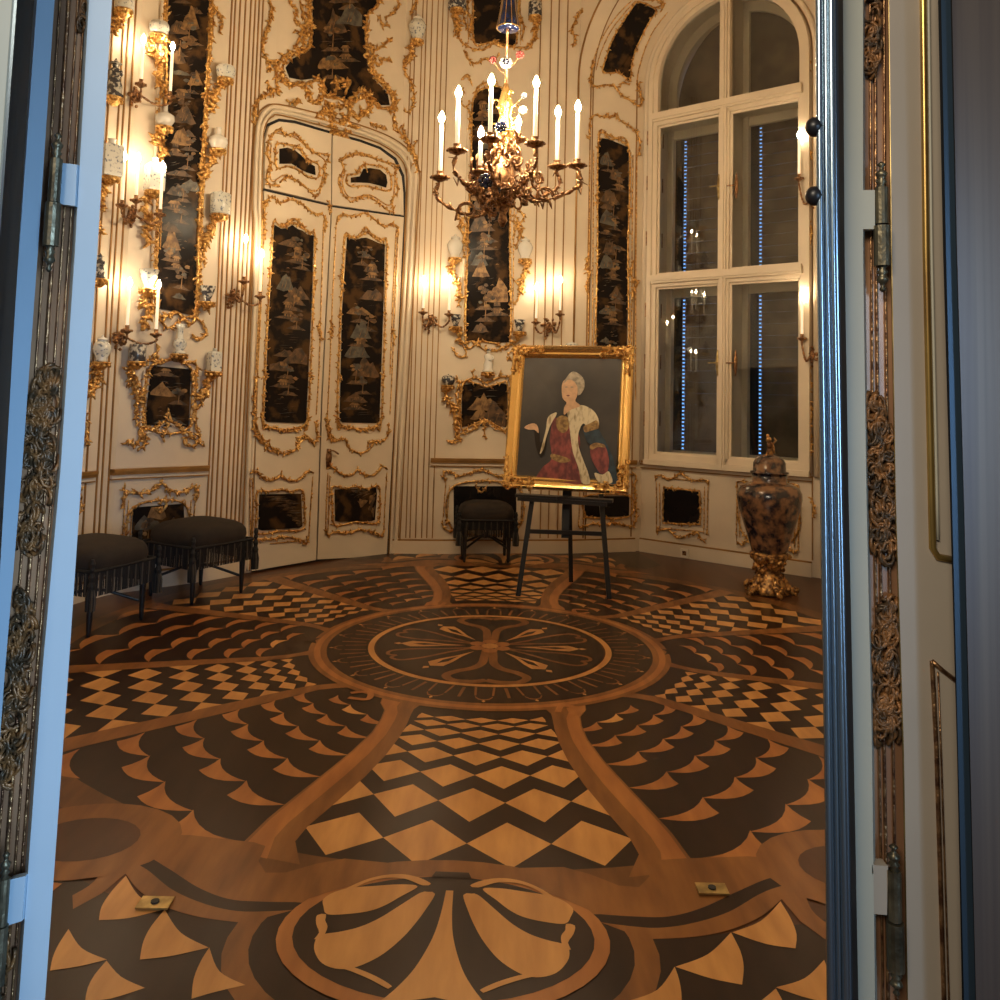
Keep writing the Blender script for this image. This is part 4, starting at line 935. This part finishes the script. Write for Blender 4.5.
for i in range(120):
    a=R.random()*2*PI;zz=R.uniform(2.60,3.02);wdt={0:.2}.get(0);rad=(.055+.20*math.exp(-((zz-2.76)/.12)**2))*R.uniform(.5,1)
    c=Vector((ax.x+rad*math.cos(a),ax.y+rad*math.sin(a),zz));u=Vector((math.cos(a),math.sin(a),0));w=Vector((0,0,1)) ;s=Vector((-u.y,u.x,0))
    sc=R.uniform(.025,.06);sg=R.choice((1,-1));ph=R.random()*6
    L_=[c+(w*math.sin(ph+sg*k*.55)+ (u*.6+s*.6)*math.cos(ph+sg*k*.55))*sc*(1-k/13) for k in range(11)]
    b.tube(L_,[.010-.0006*k for k in range(11)],5)
b.lathe([(.01,2.46),(.03,2.50),(.02,2.54),(.05,2.60),(.09,2.68),(.07,2.78),(.05,2.86),(.04,2.95)],(ax.x,ax.y,0),14)
for i in range(26):
    a=R.random()*2*PI;rr_=R.uniform(.05,.15);b.blob((ax.x+rr_*math.cos(a),ax.y+rr_*math.sin(a),R.uniform(2.58,2.72)),.02,.02,.014,n=6,jit=.6)
b.build('chandelier_body','bronze',t,smooth=True)
b=MB()
b.lathe([(.02,2.92),(.045,2.98),(.06,3.06),(.035,3.14),(.05,3.2),(.03,3.28),(.015,3.34)],(ax.x,ax.y,0),16)
for k in range(12):
    a=k*2.4;z=2.93+k*.032;c=Vector((ax.x+.06*math.cos(a),ax.y+.06*math.sin(a),z));L_=[c+Vector((math.cos(a)*math.cos(j*.6)*.035,math.sin(a)*math.cos(j*.6)*.035,math.sin(j*.6)*.04))*(1-j/12) for j in range(9)];b.tube(L_,.007,5)
b.build('chandelier_stem','gold_bright',t,smooth=True)
b=MB();p=atY(491,105,4.9)
for i,(x,y,d,r,mt) in enumerate(((506,63,4.95,.036,'porcelain_white'),(520,55,5.0,.026,'red_silk'),(493,60,5.0,.024,'red_silk'),(501,127,4.85,.034,'porcelain_blue'),(486,181,4.85,.045,'porcelain_blue'),(523,110,5.0,.025,'porcelain_white'),(524,96,5.0,.02,'porcelain_dark'),(497,190,4.9,.025,'porcelain_dark'))):
    P=atY(x,y,d);b=MB();b.blob(P,r*.55,r*.5,r*.5,n=8);b.tube(cr([Vector((ax.x,ax.y,P.z-.05)),Vector((ax.x*.5+P.x*.5,ax.y*.5+P.y*.5,P.z-.04)),P],.02),.004,5,m=2)
    for k in range(8):
        a=k*PI/4;b.blob(P+Vector((r*.7*math.cos(a),-.005,r*.7*math.sin(a))),r*.36,r*.2,r*.36,n=6)
    if i==0:
        for k in range(6):
            a=k*PI/3;b.blob(P+Vector((r*.4*math.cos(a),-.02,r*.4*math.sin(a))),r*.22,r*.2,r*.22,n=6,m=1)
    b.build('porcelain_flower',[mt,'porcelain_blue','bronze'],t,smooth=True)
b=MB();b.tube([(ax.x,ax.y,3.30),(ax.x,ax.y,ZC-.06)],.009,6);b.lathe([(.02,0),(.055,.03),(.06,.05)],(ax.x,ax.y,ZC-.06),12)
b.build('chandelier_rod','bronze',t,smooth=True)
p0=atY(508,28,D);b=MB();zt=p0.z
b.lathe([(.012,.0),(.062,.0),(.070,.01),(.062,.05),(.050,.12),(.040,.2),(.035,.3),(.02,.36)],(ax.x+.005,ax.y,zt-.01),20)
bl=b.build('bell_vase','porcelain_blue',t,smooth=True)
b=MB()
for k in range(10):
    a=k*PI/5;b.tube([Vector((ax.x+.005+r*math.cos(a),ax.y+r*math.sin(a),zt-.01+z)) for r,z in ((.071,.01),(.063,.05),(.051,.12),(.041,.2),(.036,.3))],.0022,4)
L_=[Vector((ax.x+.005+.070*math.cos(k*PI/10),ax.y+.070*math.sin(k*PI/10),zt-.002)) for k in range(20)];b.tube(L_,.004,5,True)
b.build('gilt_stripes','gold_bright',bl)
# ---------------------------------------------------------------- stools
def stool(label,c,ang,w,d_,hgt):
    t=thing('upholstered_stool',label,'stool',(c[0],c[1],0),'fringed dark stools along the wall')
    ca,sa=math.cos(ang),math.sin(ang)
    def X(x,y,z):return Vector((c[0]+x*ca-y*sa,c[1]+x*sa+y*ca,z))
    b=MB();n=28;k=10;vs=[];zs=hgt-.15
    def sup(a,s):
        cc,ss=math.cos(a),math.sin(a);e=.5
        return (w/2*s*math.copysign(abs(cc)**e,cc),d_/2*s*math.copysign(abs(ss)**e,ss))
    prof=[(.96,-.02),(1.0,.0),(1.02,.04),(1.0,.075),(.93,.105),(.8,.125),(.55,.143),(.25,.15),(.02,.152)]
    for s_,z in prof:
        for j in range(n):x,y=sup(2*PI*j/n,s_);vs.append(X(x,y,zs+z))
    fs=[(i*n+j,i*n+(j+1)%n,(i+1)*n+(j+1)%n,(i+1)*n+j) for i in range(len(prof)-1) for j in range(n)]+[tuple(range(n-1,-1,-1)),tuple(range((len(prof)-1)*n,len(prof)*n))]
    b.add(vs,fs);b.build('seat_cushion','velvet',t,smooth=True)
    b=MB()
    for a in ((-w/2,-d_/2,w/2,-d_/2),(w/2,-d_/2,w/2,d_/2),(w/2,d_/2,-w/2,d_/2),(-w/2,d_/2,-w/2,-d_/2)):
        m_=44
        for j in range(m_+1):
            u=j/m_;x=(a[0]+(a[2]-a[0])*u)*.97;y=(a[1]+(a[3]-a[1])*u)*.97
            L=.145;p=X(x,y,zs+.0)
            b.tube([p,p+Vector((R.uniform(-.003,.003),R.uniform(-.003,.003),-L))],.0042,4,m=1 if j%5==0 else 0)
        b.tube([X(a[0]*.98,a[1]*.98,zs+.0),X(a[2]*.98,a[3]*.98,zs+.0)],.010,6)
    b.build('fringe',['fringe','fringe_light'],t)
    for sx in (-1,1):
        for sy in (-1,1):
            x,y=sx*w*.40,sy*d_*.40
            b=MB();b.lathe([(.010,0),(.013,.02),(.017,.12),(.021,.24),(.024,.28),(.018,.29),(.025,.30),(.025,.33),(.02,.34),(.02,zs)],X(x,y,0),12)
            b.build('leg','ebony',t,smooth=True)
            x,y=sx*w*.515,sy*d_*.515;zt=zs+.075
            b=MB();b.lathe([(.010,zt-.0),(.017,zt-.025),(.012,zt-.045),(.016,zt-.06),(.010,zt-.075),(.019,zt-.10),(.014,zt-.125),(.022,zt-.15),(.020,zt-.17)],X(x,y,0),10)
            P=X(x,y,zt-.165)
            for k in range(14):
                a=k*2*PI/14;b.tube([P+Vector((.013*math.cos(a),.013*math.sin(a),0)),P+Vector((.024*math.cos(a),.024*math.sin(a),-.05)),P+Vector((.022*math.cos(a),.022*math.sin(a),-.125))],.0055,4,m=1 if k%4==0 else 0)
            b.build('tassel',['fringe','fringe_light'],t)
    b=MB()
    for sx in (-1,1):
        for sy in (-1,1):
            L_=cr([X(sx*w*.39,sy*d_*.39,.12),X(sx*w*.25,sy*d_*.25,.16),X(sx*w*.1,sy*d_*.1,.20),X(0,0,.205)],.03);b.tube(L_,.010,6)
    b.lathe([(.02,.19),(.022,.22),(.008,.24)],X(0,0,0),10);b.build('stretcher','ebony',t,smooth=True);return t
a2=math.atan2(6.297-5.977,-1.826+2.016)
stool('dark fringed stool nearer the tall door, second from the blue door',(-2.10,6.20),a2,.54,.53,.53)
stool('dark fringed stool closest to the blue door edge, cut off at its left',(-2.46,5.36),1.22,.52,.52,.53)
stool('dark fringed stool standing alone at the back wall left of the easel',(-.085,7.76),.10,.48,.40,.52)
# ---------------------------------------------------------------- easel and painting
t=thing('easel','black wooden studio easel on three legs carrying the gilt framed painting','easel',(.5,6.45,0))
def bar(nm,p,q_,w=.035,th=.025,m='ebony',par=None):
    p,q_=Vector(p),Vector(q_);d=(q_-p).normalized();s=d.cross(Vector((0,1,0)));
    if s.length<.1:s=d.cross(Vector((0,0,1)))
    s.normalize();u=d.cross(s).normalized();s=s*w/2;u=u*th/2
    b=MB();b.hexa([p+s+u,p-s+u,p-s-u,p+s-u],[q_+s+u,q_-s+u,q_-s-u,q_+s-u]);return b.build(nm,m,par or t)
eA,eB,eC=flr(518,596),flr(609,599),flr(571,582)
tA=atY(533,494,6.50);tB=atY(601,494,6.46)
hA,hB=tA,tB;hC=atY(568,400,6.83)
bar('leg',eA,hA);bar('leg',eB,hB);bar('leg',eC,hC,.032)
def on(a,b_,z):return a+(b_-a)*((z-a.z)/(b_.z-a.z))
zc=atY(560,532,6.46).z
bar('cross_bar',on(eA,hA,zc),on(eB,hB,zc),.03,.02)
s0,s1=atY(516,495,6.44),atY(613,501,6.30)
bar('shelf',s0+Vector((0,0,0)),s1+Vector((0,0,0)),.022,.10)
bar('shelf_lip',s0+Vector((.01,-.05,-.02)),s1+Vector((-.05,-.05,-.02)),.03,.012)
bar('mast',atY(565,538,6.49),atY(570,370,6.76),.055,.02);b=MB();P=atY(562,496,6.36);b.box(P.x-.04,P.x+.04,P.y-.045,P.y+.0,P.z-.03,P.z+.0);b.build('tray_clamp','ebony',t)
# painting
O=[atY(513.6,345.6,6.70),atY(634.4,346.4,6.50),atY(628,493.6,6.30),atY(503,487,6.46)] # tl tr br bl
bn=((O[1]-O[0]).cross(O[3]-O[0])).normalized()
if bn.dot(CAM-O[0])<0:bn=-bn
def PP(u,v,o=0):return O[0].lerp(O[1],u).lerp(O[3].lerp(O[2],u),v)+bn*o
t=thing('framed_portrait','gilt framed half length portrait of a lady in red with ermine, resting on the easel','painting',tuple(PP(.5,1,0)))
fw,fh=.092,.075
b=MB()
prof=[(0,-.05),(0,.012),(.012,.03),(.03,.022),(.055,.006),(.07,.012),(.082,.004),(.095,-.012)]
def fr_(w,o): # rectangle inset by w metres
    W_=(O[1]-O[0]).length;H_=(O[3]-O[0]).length;a=w/W_;c=w/H_;return [PP(a,c,o),PP(1-a,c,o),PP(1-a,1-c,o),PP(a,1-c,o)]
for i in range(len(prof)-1):
    A_,B_=fr_(*prof[i]),fr_(*prof[i+1])
    for j in range(4):b.add([A_[j],A_[(j+1)%4],B_[(j+1)%4],B_[j]],[(0,1,2,3)])
A_=fr_(0,-.05);B_=fr_(.095,-.05)
for j in range(4):b.add([A_[j],A_[(j+1)%4],B_[(j+1)%4],B_[j]],[(3,2,1,0)])
b.build('picture_frame','gold_bright',t)
W_=(O[1]-O[0]).length;H_=(O[3]-O[0]).length
for (cu,cv) in ((0,0),(1,0),(1,1),(0,1)):
    b=MB()
    e_=[PP((.02/W_) if cu==0 else 1-.02/W_,(.24/H_) if cv==0 else 1-.24/H_,.02),PP((.03/W_) if cu==0 else 1-.03/W_,(.03/H_) if cv==0 else 1-.03/H_,.02),PP((.24/W_) if cu==0 else 1-.24/W_,(.02/H_) if cv==0 else 1-.02/H_,.02)];b.tube(e_,.012,6)
    for k in range(34):
        al=R.random()**1.3*.24;ac=R.uniform(.0,.075)
        if R.random()<.5:x,y=al,ac
        else:x,y=ac,al
        u=x/W_ if cu==0 else 1-x/W_;v=y/H_ if cv==0 else 1-y/H_
        c=PP(u,v,.02);ph=R.random()*6;sg=R.choice((1,-1));sc=R.uniform(.012,.026)
        e1=(O[1]-O[0]).normalized();e2=(O[3]-O[0]).normalized()
        b.tube([c+(e1*math.cos(ph+sg*j*.6)+e2*math.sin(ph+sg*j*.6))*sc*(1-j/9)+bn*.008*math.sin(j*.5) for j in range(8)],[.008-.0006*j for j in range(8)],5)
    b.build('corner_carving','gold',t,smooth=True)
b=MB();A_=fr_(.09,-.012);b.add(A_,[(0,1,2,3)]);A2=fr_(.0,-.052);b.add(A2,[(3,2,1,0)])
cv=b.build('canvas','canvas_dark',t)
def pz(x,y):return ((x-85-(960-y)*.0)/1,y)
def cvp(x,y,l): # from the crop at 6.25x with origin 500,340
    px,py=500+x/6.25,340+y/6.25;d=ray(px,py);tt=(O[0]-CAM).dot(bn)/d.dot(bn);return CAM+d*tt+bn*(-.0115+.0006*l)
def paint(nm,s,l,m):
    v=[float(a) for a in s.split()];P=cr([(v[i],v[i+1]) for i in range(0,len(v),2)],12,True)
    b=MB();b.add([cvp(p.x,p.y,l) for p in P],[tuple(range(len(P)))]);return b.build(nm,m,cv)
paint('painted_gown','330 480 380 500 430 500 480 560 500 640 490 740 520 890 240 885 260 800 320 740 310 620 320 540',1,'red_silk')
paint('painted_sleeve','520 540 600 540 640 600 660 640 600 660 550 640 530 600',1,'blue_cloth')
paint('painted_cloak','650 640 700 720 720 800 735 890 640 890 600 800',1,'blue_cloth')
paint('painted_sleeve','570 660 620 645 655 660 680 740 670 820 630 835 590 780 565 720',2,'red_silk')
paint('painted_cuff','590 830 640 840 680 820 700 890 620 890',2,'ermine')
paint('painted_ermine','425 440 500 405 570 430 610 480 615 540 560 560 520 520 490 580 490 660 520 750 550 830 560 895 510 890 490 800 455 700 440 600 430 520',3,'ermine')
paint('painted_ermine','300 480 350 450 350 470 320 520 290 600 270 680 248 710 265 640 285 560',3,'ermine')
paint('painted_bodice','352 490 385 470 425 485 432 530 418 565 392 580 365 565 350 530',3,'gold_braid')
paint('painted_sash','320 710 370 720 420 735 440 755 380 765 320 740',3,'gold_braid')
paint('painted_braid','520 540 560 520 600 500 615 520 615 550 570 565 530 575',4,'gold_braid')
paint('painted_braid','560 660 600 640 655 655 660 670 610 668 570 685',4,'gold_braid')
paint('painted_face','385 290 400 250 440 240 475 265 485 310 480 350 470 380 500 410 440 435 400 465 400 420 415 390 390 360',4,'skin')
paint('painted_hair','395 270 420 225 455 195 500 215 525 250 525 300 500 340 485 345 485 300 465 260 430 245',5,'hair')
paint('painted_hand','150 545 180 525 215 520 235 540 240 580 215 560 180 560',4,'skin')
paint('painted_eyes','400 292 412 288 424 292 412 298',6,'hair');paint('painted_eyes','436 292 448 288 460 292 448 298',6,'hair');paint('painted_mouth','412 345 425 341 438 345 425 352',6,'red_silk');paint('painted_arm','215 550 245 570 250 640 290 600 285 680 250 730 220 650',2,'velvet')
# ---------------------------------------------------------------- urn
c=flr(770,594);c=Vector((c.x,c.y+.02,0));k=.00147
t=thing('porcelain_urn','large dark lidded porcelain urn on a gilt rocaille foot in front of the window wall','urn',(c.x,c.y,0))
Z=lambda y:(952-y)*k*.958
b=MB();b.lathe([(87*k*.9,Z(742)),(92*k,Z(720)),(108*k,Z(660)),(132*k,Z(580)),(155*k,Z(500)),(165*k,Z(440)),(163*k,Z(410)),(148*k,Z(380)),(112*k,Z(362)),(90*k,Z(355)),(88*k,Z(345)),(90*k,Z(310))],c,32)
b.build('urn_body','urn_glaze',t,smooth=True)
b=MB();b.lathe([(88*k,Z(308)),(98*k,Z(306)),(98*k,Z(298)),(84*k,Z(294)),(82*k,Z(250)),(70*k,Z(225)),(45*k,Z(210)),(20*k,Z(204)),(18*k,Z(196))],c,32);lid=b.build('lid','urn_glaze',t,smooth=True)
b=MB();z=Z(205);b.lathe([(.032,0),(.022,.03),(.018,.05)],(c.x,c.y,z),10);b.blob((c.x+.005,c.y,z+.07),.030,.022,.03,n=8,jit=.3);b.blob((c.x-.01,c.y-.01,z+.115),.022,n=8,jit=.3);b.blob((c.x-.02,c.y-.015,z+.145),.014,n=6,jit=.4);b.tube([(c.x+.02,c.y,z+.08),(c.x+.05,c.y,z+.11),(c.x+.035,c.y,z+.13)],[.010,.008,.004],6);b.tube([(c.x-.02,c.y-.02,z+.03),(c.x-.03,c.y-.02,z-.01)],.009,5);b.tube([(c.x+.025,c.y-.02,z+.06),(c.x+.03,c.y-.02,z+.01)],.009,5);b.build('lid_finial','urn_gold',lid,smooth=True)
b=MB();b.lathe([(98*k,Z(745)),(100*k,Z(738)),(92*k,Z(730))],c,24)
b.lathe([(150*k*.7,0.01),(110*k*.8,.05),(62*k,Z(850)),(60*k,Z(820)),(75*k,Z(790)),(92*k,Z(760)),(98*k,Z(742))],c,20)
for i in range(60):
    a=R.random()*2*PI;z=R.uniform(.06,Z(745));r=(62+38*((z-.14)/.16)**2)*k+.006;b.blob((c.x+r*math.cos(a),c.y+r*math.sin(a),z),R.uniform(.012,.026),n=6,jit=.6)
for i in range(5):
    a=-PI/2+.1+i*2*PI/5
    for j in range(16):
        r=R.uniform(.08,.205);z=.015+.05*math.sin(PI*min(1,(r-.05)/.16))*R.random()+.012;a2_=a+R.uniform(-.22,.22);b.blob((c.x+r*math.cos(a2_),c.y+r*math.sin(a2_),z),R.uniform(.014,.026),n=6,jit=.6)
    L_=[Vector((c.x+(.07+.13*j/10)*math.cos(a),c.y+(.07+.13*j/10)*math.sin(a),.13-.11*(j/10)**.7+.02*math.sin(j*.6))) for j in range(11)];b.tube(L_,.022,8)
b.build('gilt_foot','urn_gold',t,smooth=True)
# ---------------------------------------------------------------- doorway in front : jambs, hinges, steel profiles
# rows: (y, x_left, x_right) in the picture plane at distance d, extruded backwards by th
def slab(name,rows,d,th,m,parent=None,kind='structure'):
    g=rows[-1];xm=g[2] if g[1]<500 else rows[0][1];P_=atY(xm,500,d);dx=P_.x/d*th*1.15+(-.006 if g[1]<500 else .006)
    rows=sorted(rows);y0,xl0,xr0=rows[0];y1,xl1,xr1=rows[1]
    def ex(y,a,b_):t=(y-a[0])/(b_[0]-a[0]);return (y,a[1]+(b_[1]-a[1])*t,a[2]+(b_[2]-a[2])*t)
    yb=PPY+ (F*math.tan(PITCH+math.atan(H/d)))*1.0-2*0
    R_=[ex(-620,rows[0],rows[1])]+rows
    zfl=None
    lo=ex(1600,rows[-2],rows[-1]);
    # clip at the floor
    a=atY(rows[-1][1],rows[-1][0],d);c=atY(lo[1],lo[0],d);tt=(a.z-.001)/(a.z-c.z);yy=rows[-1][0]+(lo[0]-rows[-1][0])*tt
    R_.append(ex(yy,rows[-2],rows[-1]))
    b=MB();vs=[]
    for y,xl,xr in R_:
        p,r_=atY(xl,y,d),atY(xr,y,d);vs+=[p,r_,r_+Vector((dx,th,0)),p+Vector((dx,th,0))]
    n=len(R_);fs=[]
    for i in range(n-1):
        for j in range(4):fs.append((i*4+j,i*4+(j+1)%4,(i+1)*4+(j+1)%4,(i+1)*4+j))
    fs+=[(3,2,1,0),((n-1)*4,(n-1)*4+1,(n-1)*4+2,(n-1)*4+3)]
    b.add(vs,fs);return b.build(name,m,parent,kind=kind if not parent else None)
def bead(b,rows,d,r,m=0):
    rows=sorted(rows);L_=[atY(x,y,d) for y,x in rows];b.tube(L_,r,8,m=m)
# left side
LD=struct('door_2',(-.75,1.3,0));
slab('door_stile',[(0,89,112),(250,75,97.5),(470,60.5,82),(670,42.5,68.5),(1000,19,45)],1.30,.06,'jamb_left',LD)
slab('mirror_strip',[(0,52,91),(250,35,77),(470,20,62),(670,3,44),(1000,-22,21)],1.325,.02,'bronze_board',LD)
slab('door_stile',[(0,37,54.5),(250,19,38),(470,4.5,22),(670,-8,5),(1000,-34,-19)],1.30,.06,'jamb_left',LD)
b=MB()
for dx in (8,17,26,33):bead(b,[(-620,52+dx+40),(0,52+dx),(250,36+dx),(470,21+dx),(670,4+dx),(1000,-21+dx),(1400,-52+dx)],1.323,.0018 if dx!=17 else .003)
b.build('strip_beading','bronze',LD,smooth=True)
def relief(par,name,rows,n,d,seed,sc=1):
    rr=random.Random(seed);b=MB();rows=sorted(rows)
    for i in range(n):
        t=rr.random();k=rr.randrange(len(rows)-1);a,c=rows[k],rows[k+1];y=a[0]+(c[0]-a[0])*t;x=(a[1]+(c[1]-a[1])*t)+rr.uniform(-1,1)*(a[2]+(c[2]-a[2])*t)
        P=atY(x,y,d);ph=rr.random()*6;sg=rr.choice((1,-1));r=rr.uniform(.006,.016)*sc
        b.tube([P+Vector((math.cos(ph+sg*j*.6)*r*(1-j/10),-.006*math.sin(j*.5),math.sin(ph+sg*j*.6)*r*1.6*(1-j/10))) for j in range(8)],[.0036*sc-.0003*j for j in range(8)],5)
    return b.build(name,'bronze_relief',par,smooth=True)
relief(LD,'carved_relief',[(-60,90,3),(30,85,3)],30,1.32,1,.7)
relief(LD,'carved_relief',[(372,52,5),(420,40,14),(480,38,14),(545,30,8)],150,1.32,2)
relief(LD,'carved_relief',[(590,22,3),(640,24,10),(700,14,12),(780,6,9)],110,1.32,3)
relief(LD,'carved_relief',[(900,2,9),(1000,-4,9)],50,1.32,4)
def hinge(par,x,y,d,rpx,up,lo,lean,mt='old_brass',fin=True):
    # barrel with finials; x centre at y ; up/lo pixel extents of upper and lower knuckle
    b=MB();r=rpx/F*d
    def cyl(y0,y1,rr_):b.tube([atY(x+lean*(y0-y),y0,d),atY(x+lean*(y1-y),y1,d)],rr_,14)
    cyl(up[0],up[1],r);cyl(lo[0],lo[1],r*1.25);o=b.build('hinge_barrel',mt,par,smooth=False)
    b=MB()
    if fin:
        for s_,yy,n_ in ((-1,up[0],(0,.5,1,.6,.9,1.1,.5,.3,.8,.25)),(1,lo[1],(0,.5,1,.6,.9,1.1,.5,.3,.6,.2))):
            k=len(n_);L_=[atY(x+lean*(yy+s_*j*2.9-y),yy+s_*j*2.9,d) for j in range(k)];b.tube(L_,[max(.001,r*.85*v) if v else r*.8 for v in n_],12)
        b.build('hinge_finial',mt,o,smooth=True)
    return o
hinge(LD,55,180,1.285,6,(159,202),(203,246),-.07)
slab('hinge_leaf',[(164,62,77),(204,59.5,75.5)],1.30,.01,'jamb_left',LD) if 0 else None
def quadplate(par,name,P4,d,th,m):
    a=[atY(x,y,d) for x,y in P4];b=MB();b.hexa(a,[v+Vector((0,th,0)) for v in a]);return b.build(name,m,par)
quadplate(LD,'hinge_leaf',[(62,163),(77,164.5),(75,206),(60,204)],1.295,.012,'jamb_left')
hinge(LD,4,890,1.285,5,(878,925),(926,985),-.07)
quadplate(LD,'hinge_leaf',[(9,880),(25.5,876),(22,921),(6,926)],1.295,.012,'jamb_left')
slab('black_seal',[(0,33,38.5),(250,14,20),(470,0,5.5),(670,-12,-8),(1000,-38,-33)],1.32,.05,'black_gap',LD)
st=struct('trim_40',(-.9,1.2,0))
slab('steel_panel',[(0,-60,15),(250,-60,-2),(500,-60,-20)],1.20,.03,'jamb_white',st)
slab('steel_edge',[(0,14,17),(250,-3.5,-1),(500,-20,-18)],1.19,.03,'steel_blue',st)
slab('steel_inner_panel',[(0,8,34),(250,-1,18.5),(500,-14,4)],1.25,.03,'steel',st)
# right side
RD=struct('door_3',(.6,1.3,0))
col=struct('trim_41',(.55,1.22,0))
b=MB()
R0=[(-620,825.5-8,10),(0,825.5,10),(250,827,10.5),(500,831,11),(750,835.5,12),(1000,839,13),(1450,845,13.5)]
for off,w,rr_ in ((-.65,3.6,1),(0,2.6,1),(.55,3.6,1)):
    L_=[atY(x+hw*off,y,1.22+(.004 if off==0 else 0)) for y,x,hw in R0];b.tube(L_,w/F*1.22,12)
b.build('steel_profile','steel_blue',col,smooth=True)
slab('steel_core',[(0,816.5,835.5),(250,817.5,837.5),(500,820.5,841.5),(750,824,847.5),(1000,827,851.5)],1.225,.03,'steel_blue',col)
slab('dark_gasket',[(0,834.5,838),(250,836.5,839.5),(500,840.5,843.5),(750,846.5,848.5),(1000,850.5,853)],1.226,.03,'black_gap',col)
for y,x in ((127,811.5),(196,811.5)):
    b=MB();P=atY(x+3,y,1.225);b.blob(P,.0135,.012,.0145,n=14);b.build('round_stud','ebony',col,smooth=True)
slab('door_stile',[(0,842,863),(250,842,863),(500,843.5,866.5),(750,848,872),(1000,853,875)],1.30,.06,'jamb_white',RD)
slab('mirror_strip',[(0,861,890),(250,862,891),(500,865,896),(750,870,904),(1000,874,908)],1.325,.02,'bronze_board',RD)
b=MB()
for dx,rr_ in ((8,.002),(13,.0025),(22,.002)):bead(b,[(-620,862+dx),(0,862+dx),(250,863+dx),(500,866+dx),(750,871+dx),(1000,875+dx),(1400,880+dx)],1.323,rr_)
b.build('strip_beading','bronze',RD,smooth=True)
relief(RD,'carved_relief',[(-40,871,5),(30,871,6),(70,868,3)],60,1.32,5)
relief(RD,'carved_relief',[(400,873,5),(440,878,11),(500,882,11),(555,884,8)],130,1.32,6)
relief(RD,'carved_relief',[(600,888,3),(640,882,9),(700,888,10),(740,884,8)],110,1.32,7)
slab('door_stile',[(0,889,939),(250,892,944),(500,896,951),(750,904,957.5),(1000,908,963)],1.31,.05,'jamb_cream',RD)
b=MB();bead(b,[(-620,892),(0,889),(250,891.5),(500,896),(750,903.5),(1000,908),(1400,915)],1.312,.0016);b.build('gilt_edge','brass',RD)
b=MB();bead(b,[(-620,919),(0,923),(250,926),(500,931.5),(548,932.5),(557,938),(560,954)],1.308,.0054);b.build('gilt_moulding','moulding_gold',RD,smooth=True)
b=MB();bead(b,[(-620,927),(0,928.5),(250,931.5),(500,937),(540,938)],1.306,.0022);b.build('gilt_moulding','jamb_white',RD,smooth=True)
b=MB();bead(b,[(661,932),(662,932),(750,936.5),(1000,944),(1400,956)],1.308,.0034);bead(b,[(661,932),(670,942),(680,955)],1.308,.0034);bead(b,[(672,938),(750,941),(1000,949),(1400,960)],1.308,.0014);b.build('gilt_moulding','bronze',RD,smooth=True)
quadplate(RD,'hinge_leaf',[(863,190),(875,190),(875,229),(863,229)],1.30,.02,'jamb_white')
hinge(RD,882,230,1.30,6.5,(188,224),(226,266),.01)
quadplate(RD,'hinge_leaf',[(872,865),(888,866),(887,915),(873,914)],1.30,.02,'jamb_cream')
hinge(RD,895,920,1.30,6.5,(870,920),(922,970),.02)
S3=struct('trim_42',(.8,1.2,0))
slab('black_seal',[(0,938,942),(250,943,946.5),(500,950,952.5),(750,957,959),(1000,962,965)],1.27,.03,'black_gap',S3)
slab('steel_frame',[(0,941,951),(250,946,956.5),(500,952,964),(750,958,969.5),(1000,964,976)],1.25,.03,'steel_dark',S3)
slab('dark_joint',[(0,950.5,952.5),(250,956,957.5),(500,963.5,965),(750,969,970.5),(1000,975.5,977)],1.249,.03,'black_gap',S3)
slab('steel_panel',[(0,952,1120),(250,957,1120),(500,964,1120),(750,970,1120),(1000,976,1120)],1.24,.03,'steel_warm',S3)
# ---------------------------------------------------------------- lights
def area(nm,loc,tgt,sz,pw,col,spread=PI):
    l=bpy.data.lights.new(nm,'AREA');l.shape='RECTANGLE';l.size=sz[0];l.size_y=sz[1];l.energy=pw;l.color=col;l.spread=spread
    o=bpy.data.objects.new(nm,l);C.objects.link(o);o.location=loc;o.rotation_euler=(Vector(tgt)-Vector(loc)).to_track_quat('-Z','Y').to_euler();return o
area('hall_window_daylight',(1.6,-1.6,1.3),(-.75,1.3,1.0),(.8,1.8),10,(.42,.68,1),math.radians(46))
area('hall_fill',(-1.2,-1.6,3.3),(.75,1.3,1.7),(1.6,1.0),17,(1,.86,.66),math.radians(80))  # unseen warm fill, added to light the jambs and reflect in the steel
def lamp(nm,P,pw,r=.02,col=(1,.74,.42)):
    l=bpy.data.lights.new(nm,'POINT');l.energy=pw;l.shadow_soft_size=r;l.color=col;o=bpy.data.objects.new(nm,l);C.objects.link(o);o.location=P
w=bpy.data.worlds.new('world');bpy.context.scene.world=w;w.use_nodes=True;w.node_tree.nodes['Background'].inputs[0].default_value=(.28,.30,.34,1);w.node_tree.nodes['Background'].inputs[1].default_value=.18
vs_=bpy.context.scene.view_settings;vs_.view_transform='Standard';vs_.look='None';vs_.exposure=.17;vs_.gamma=1;vs_.use_curve_mapping=False
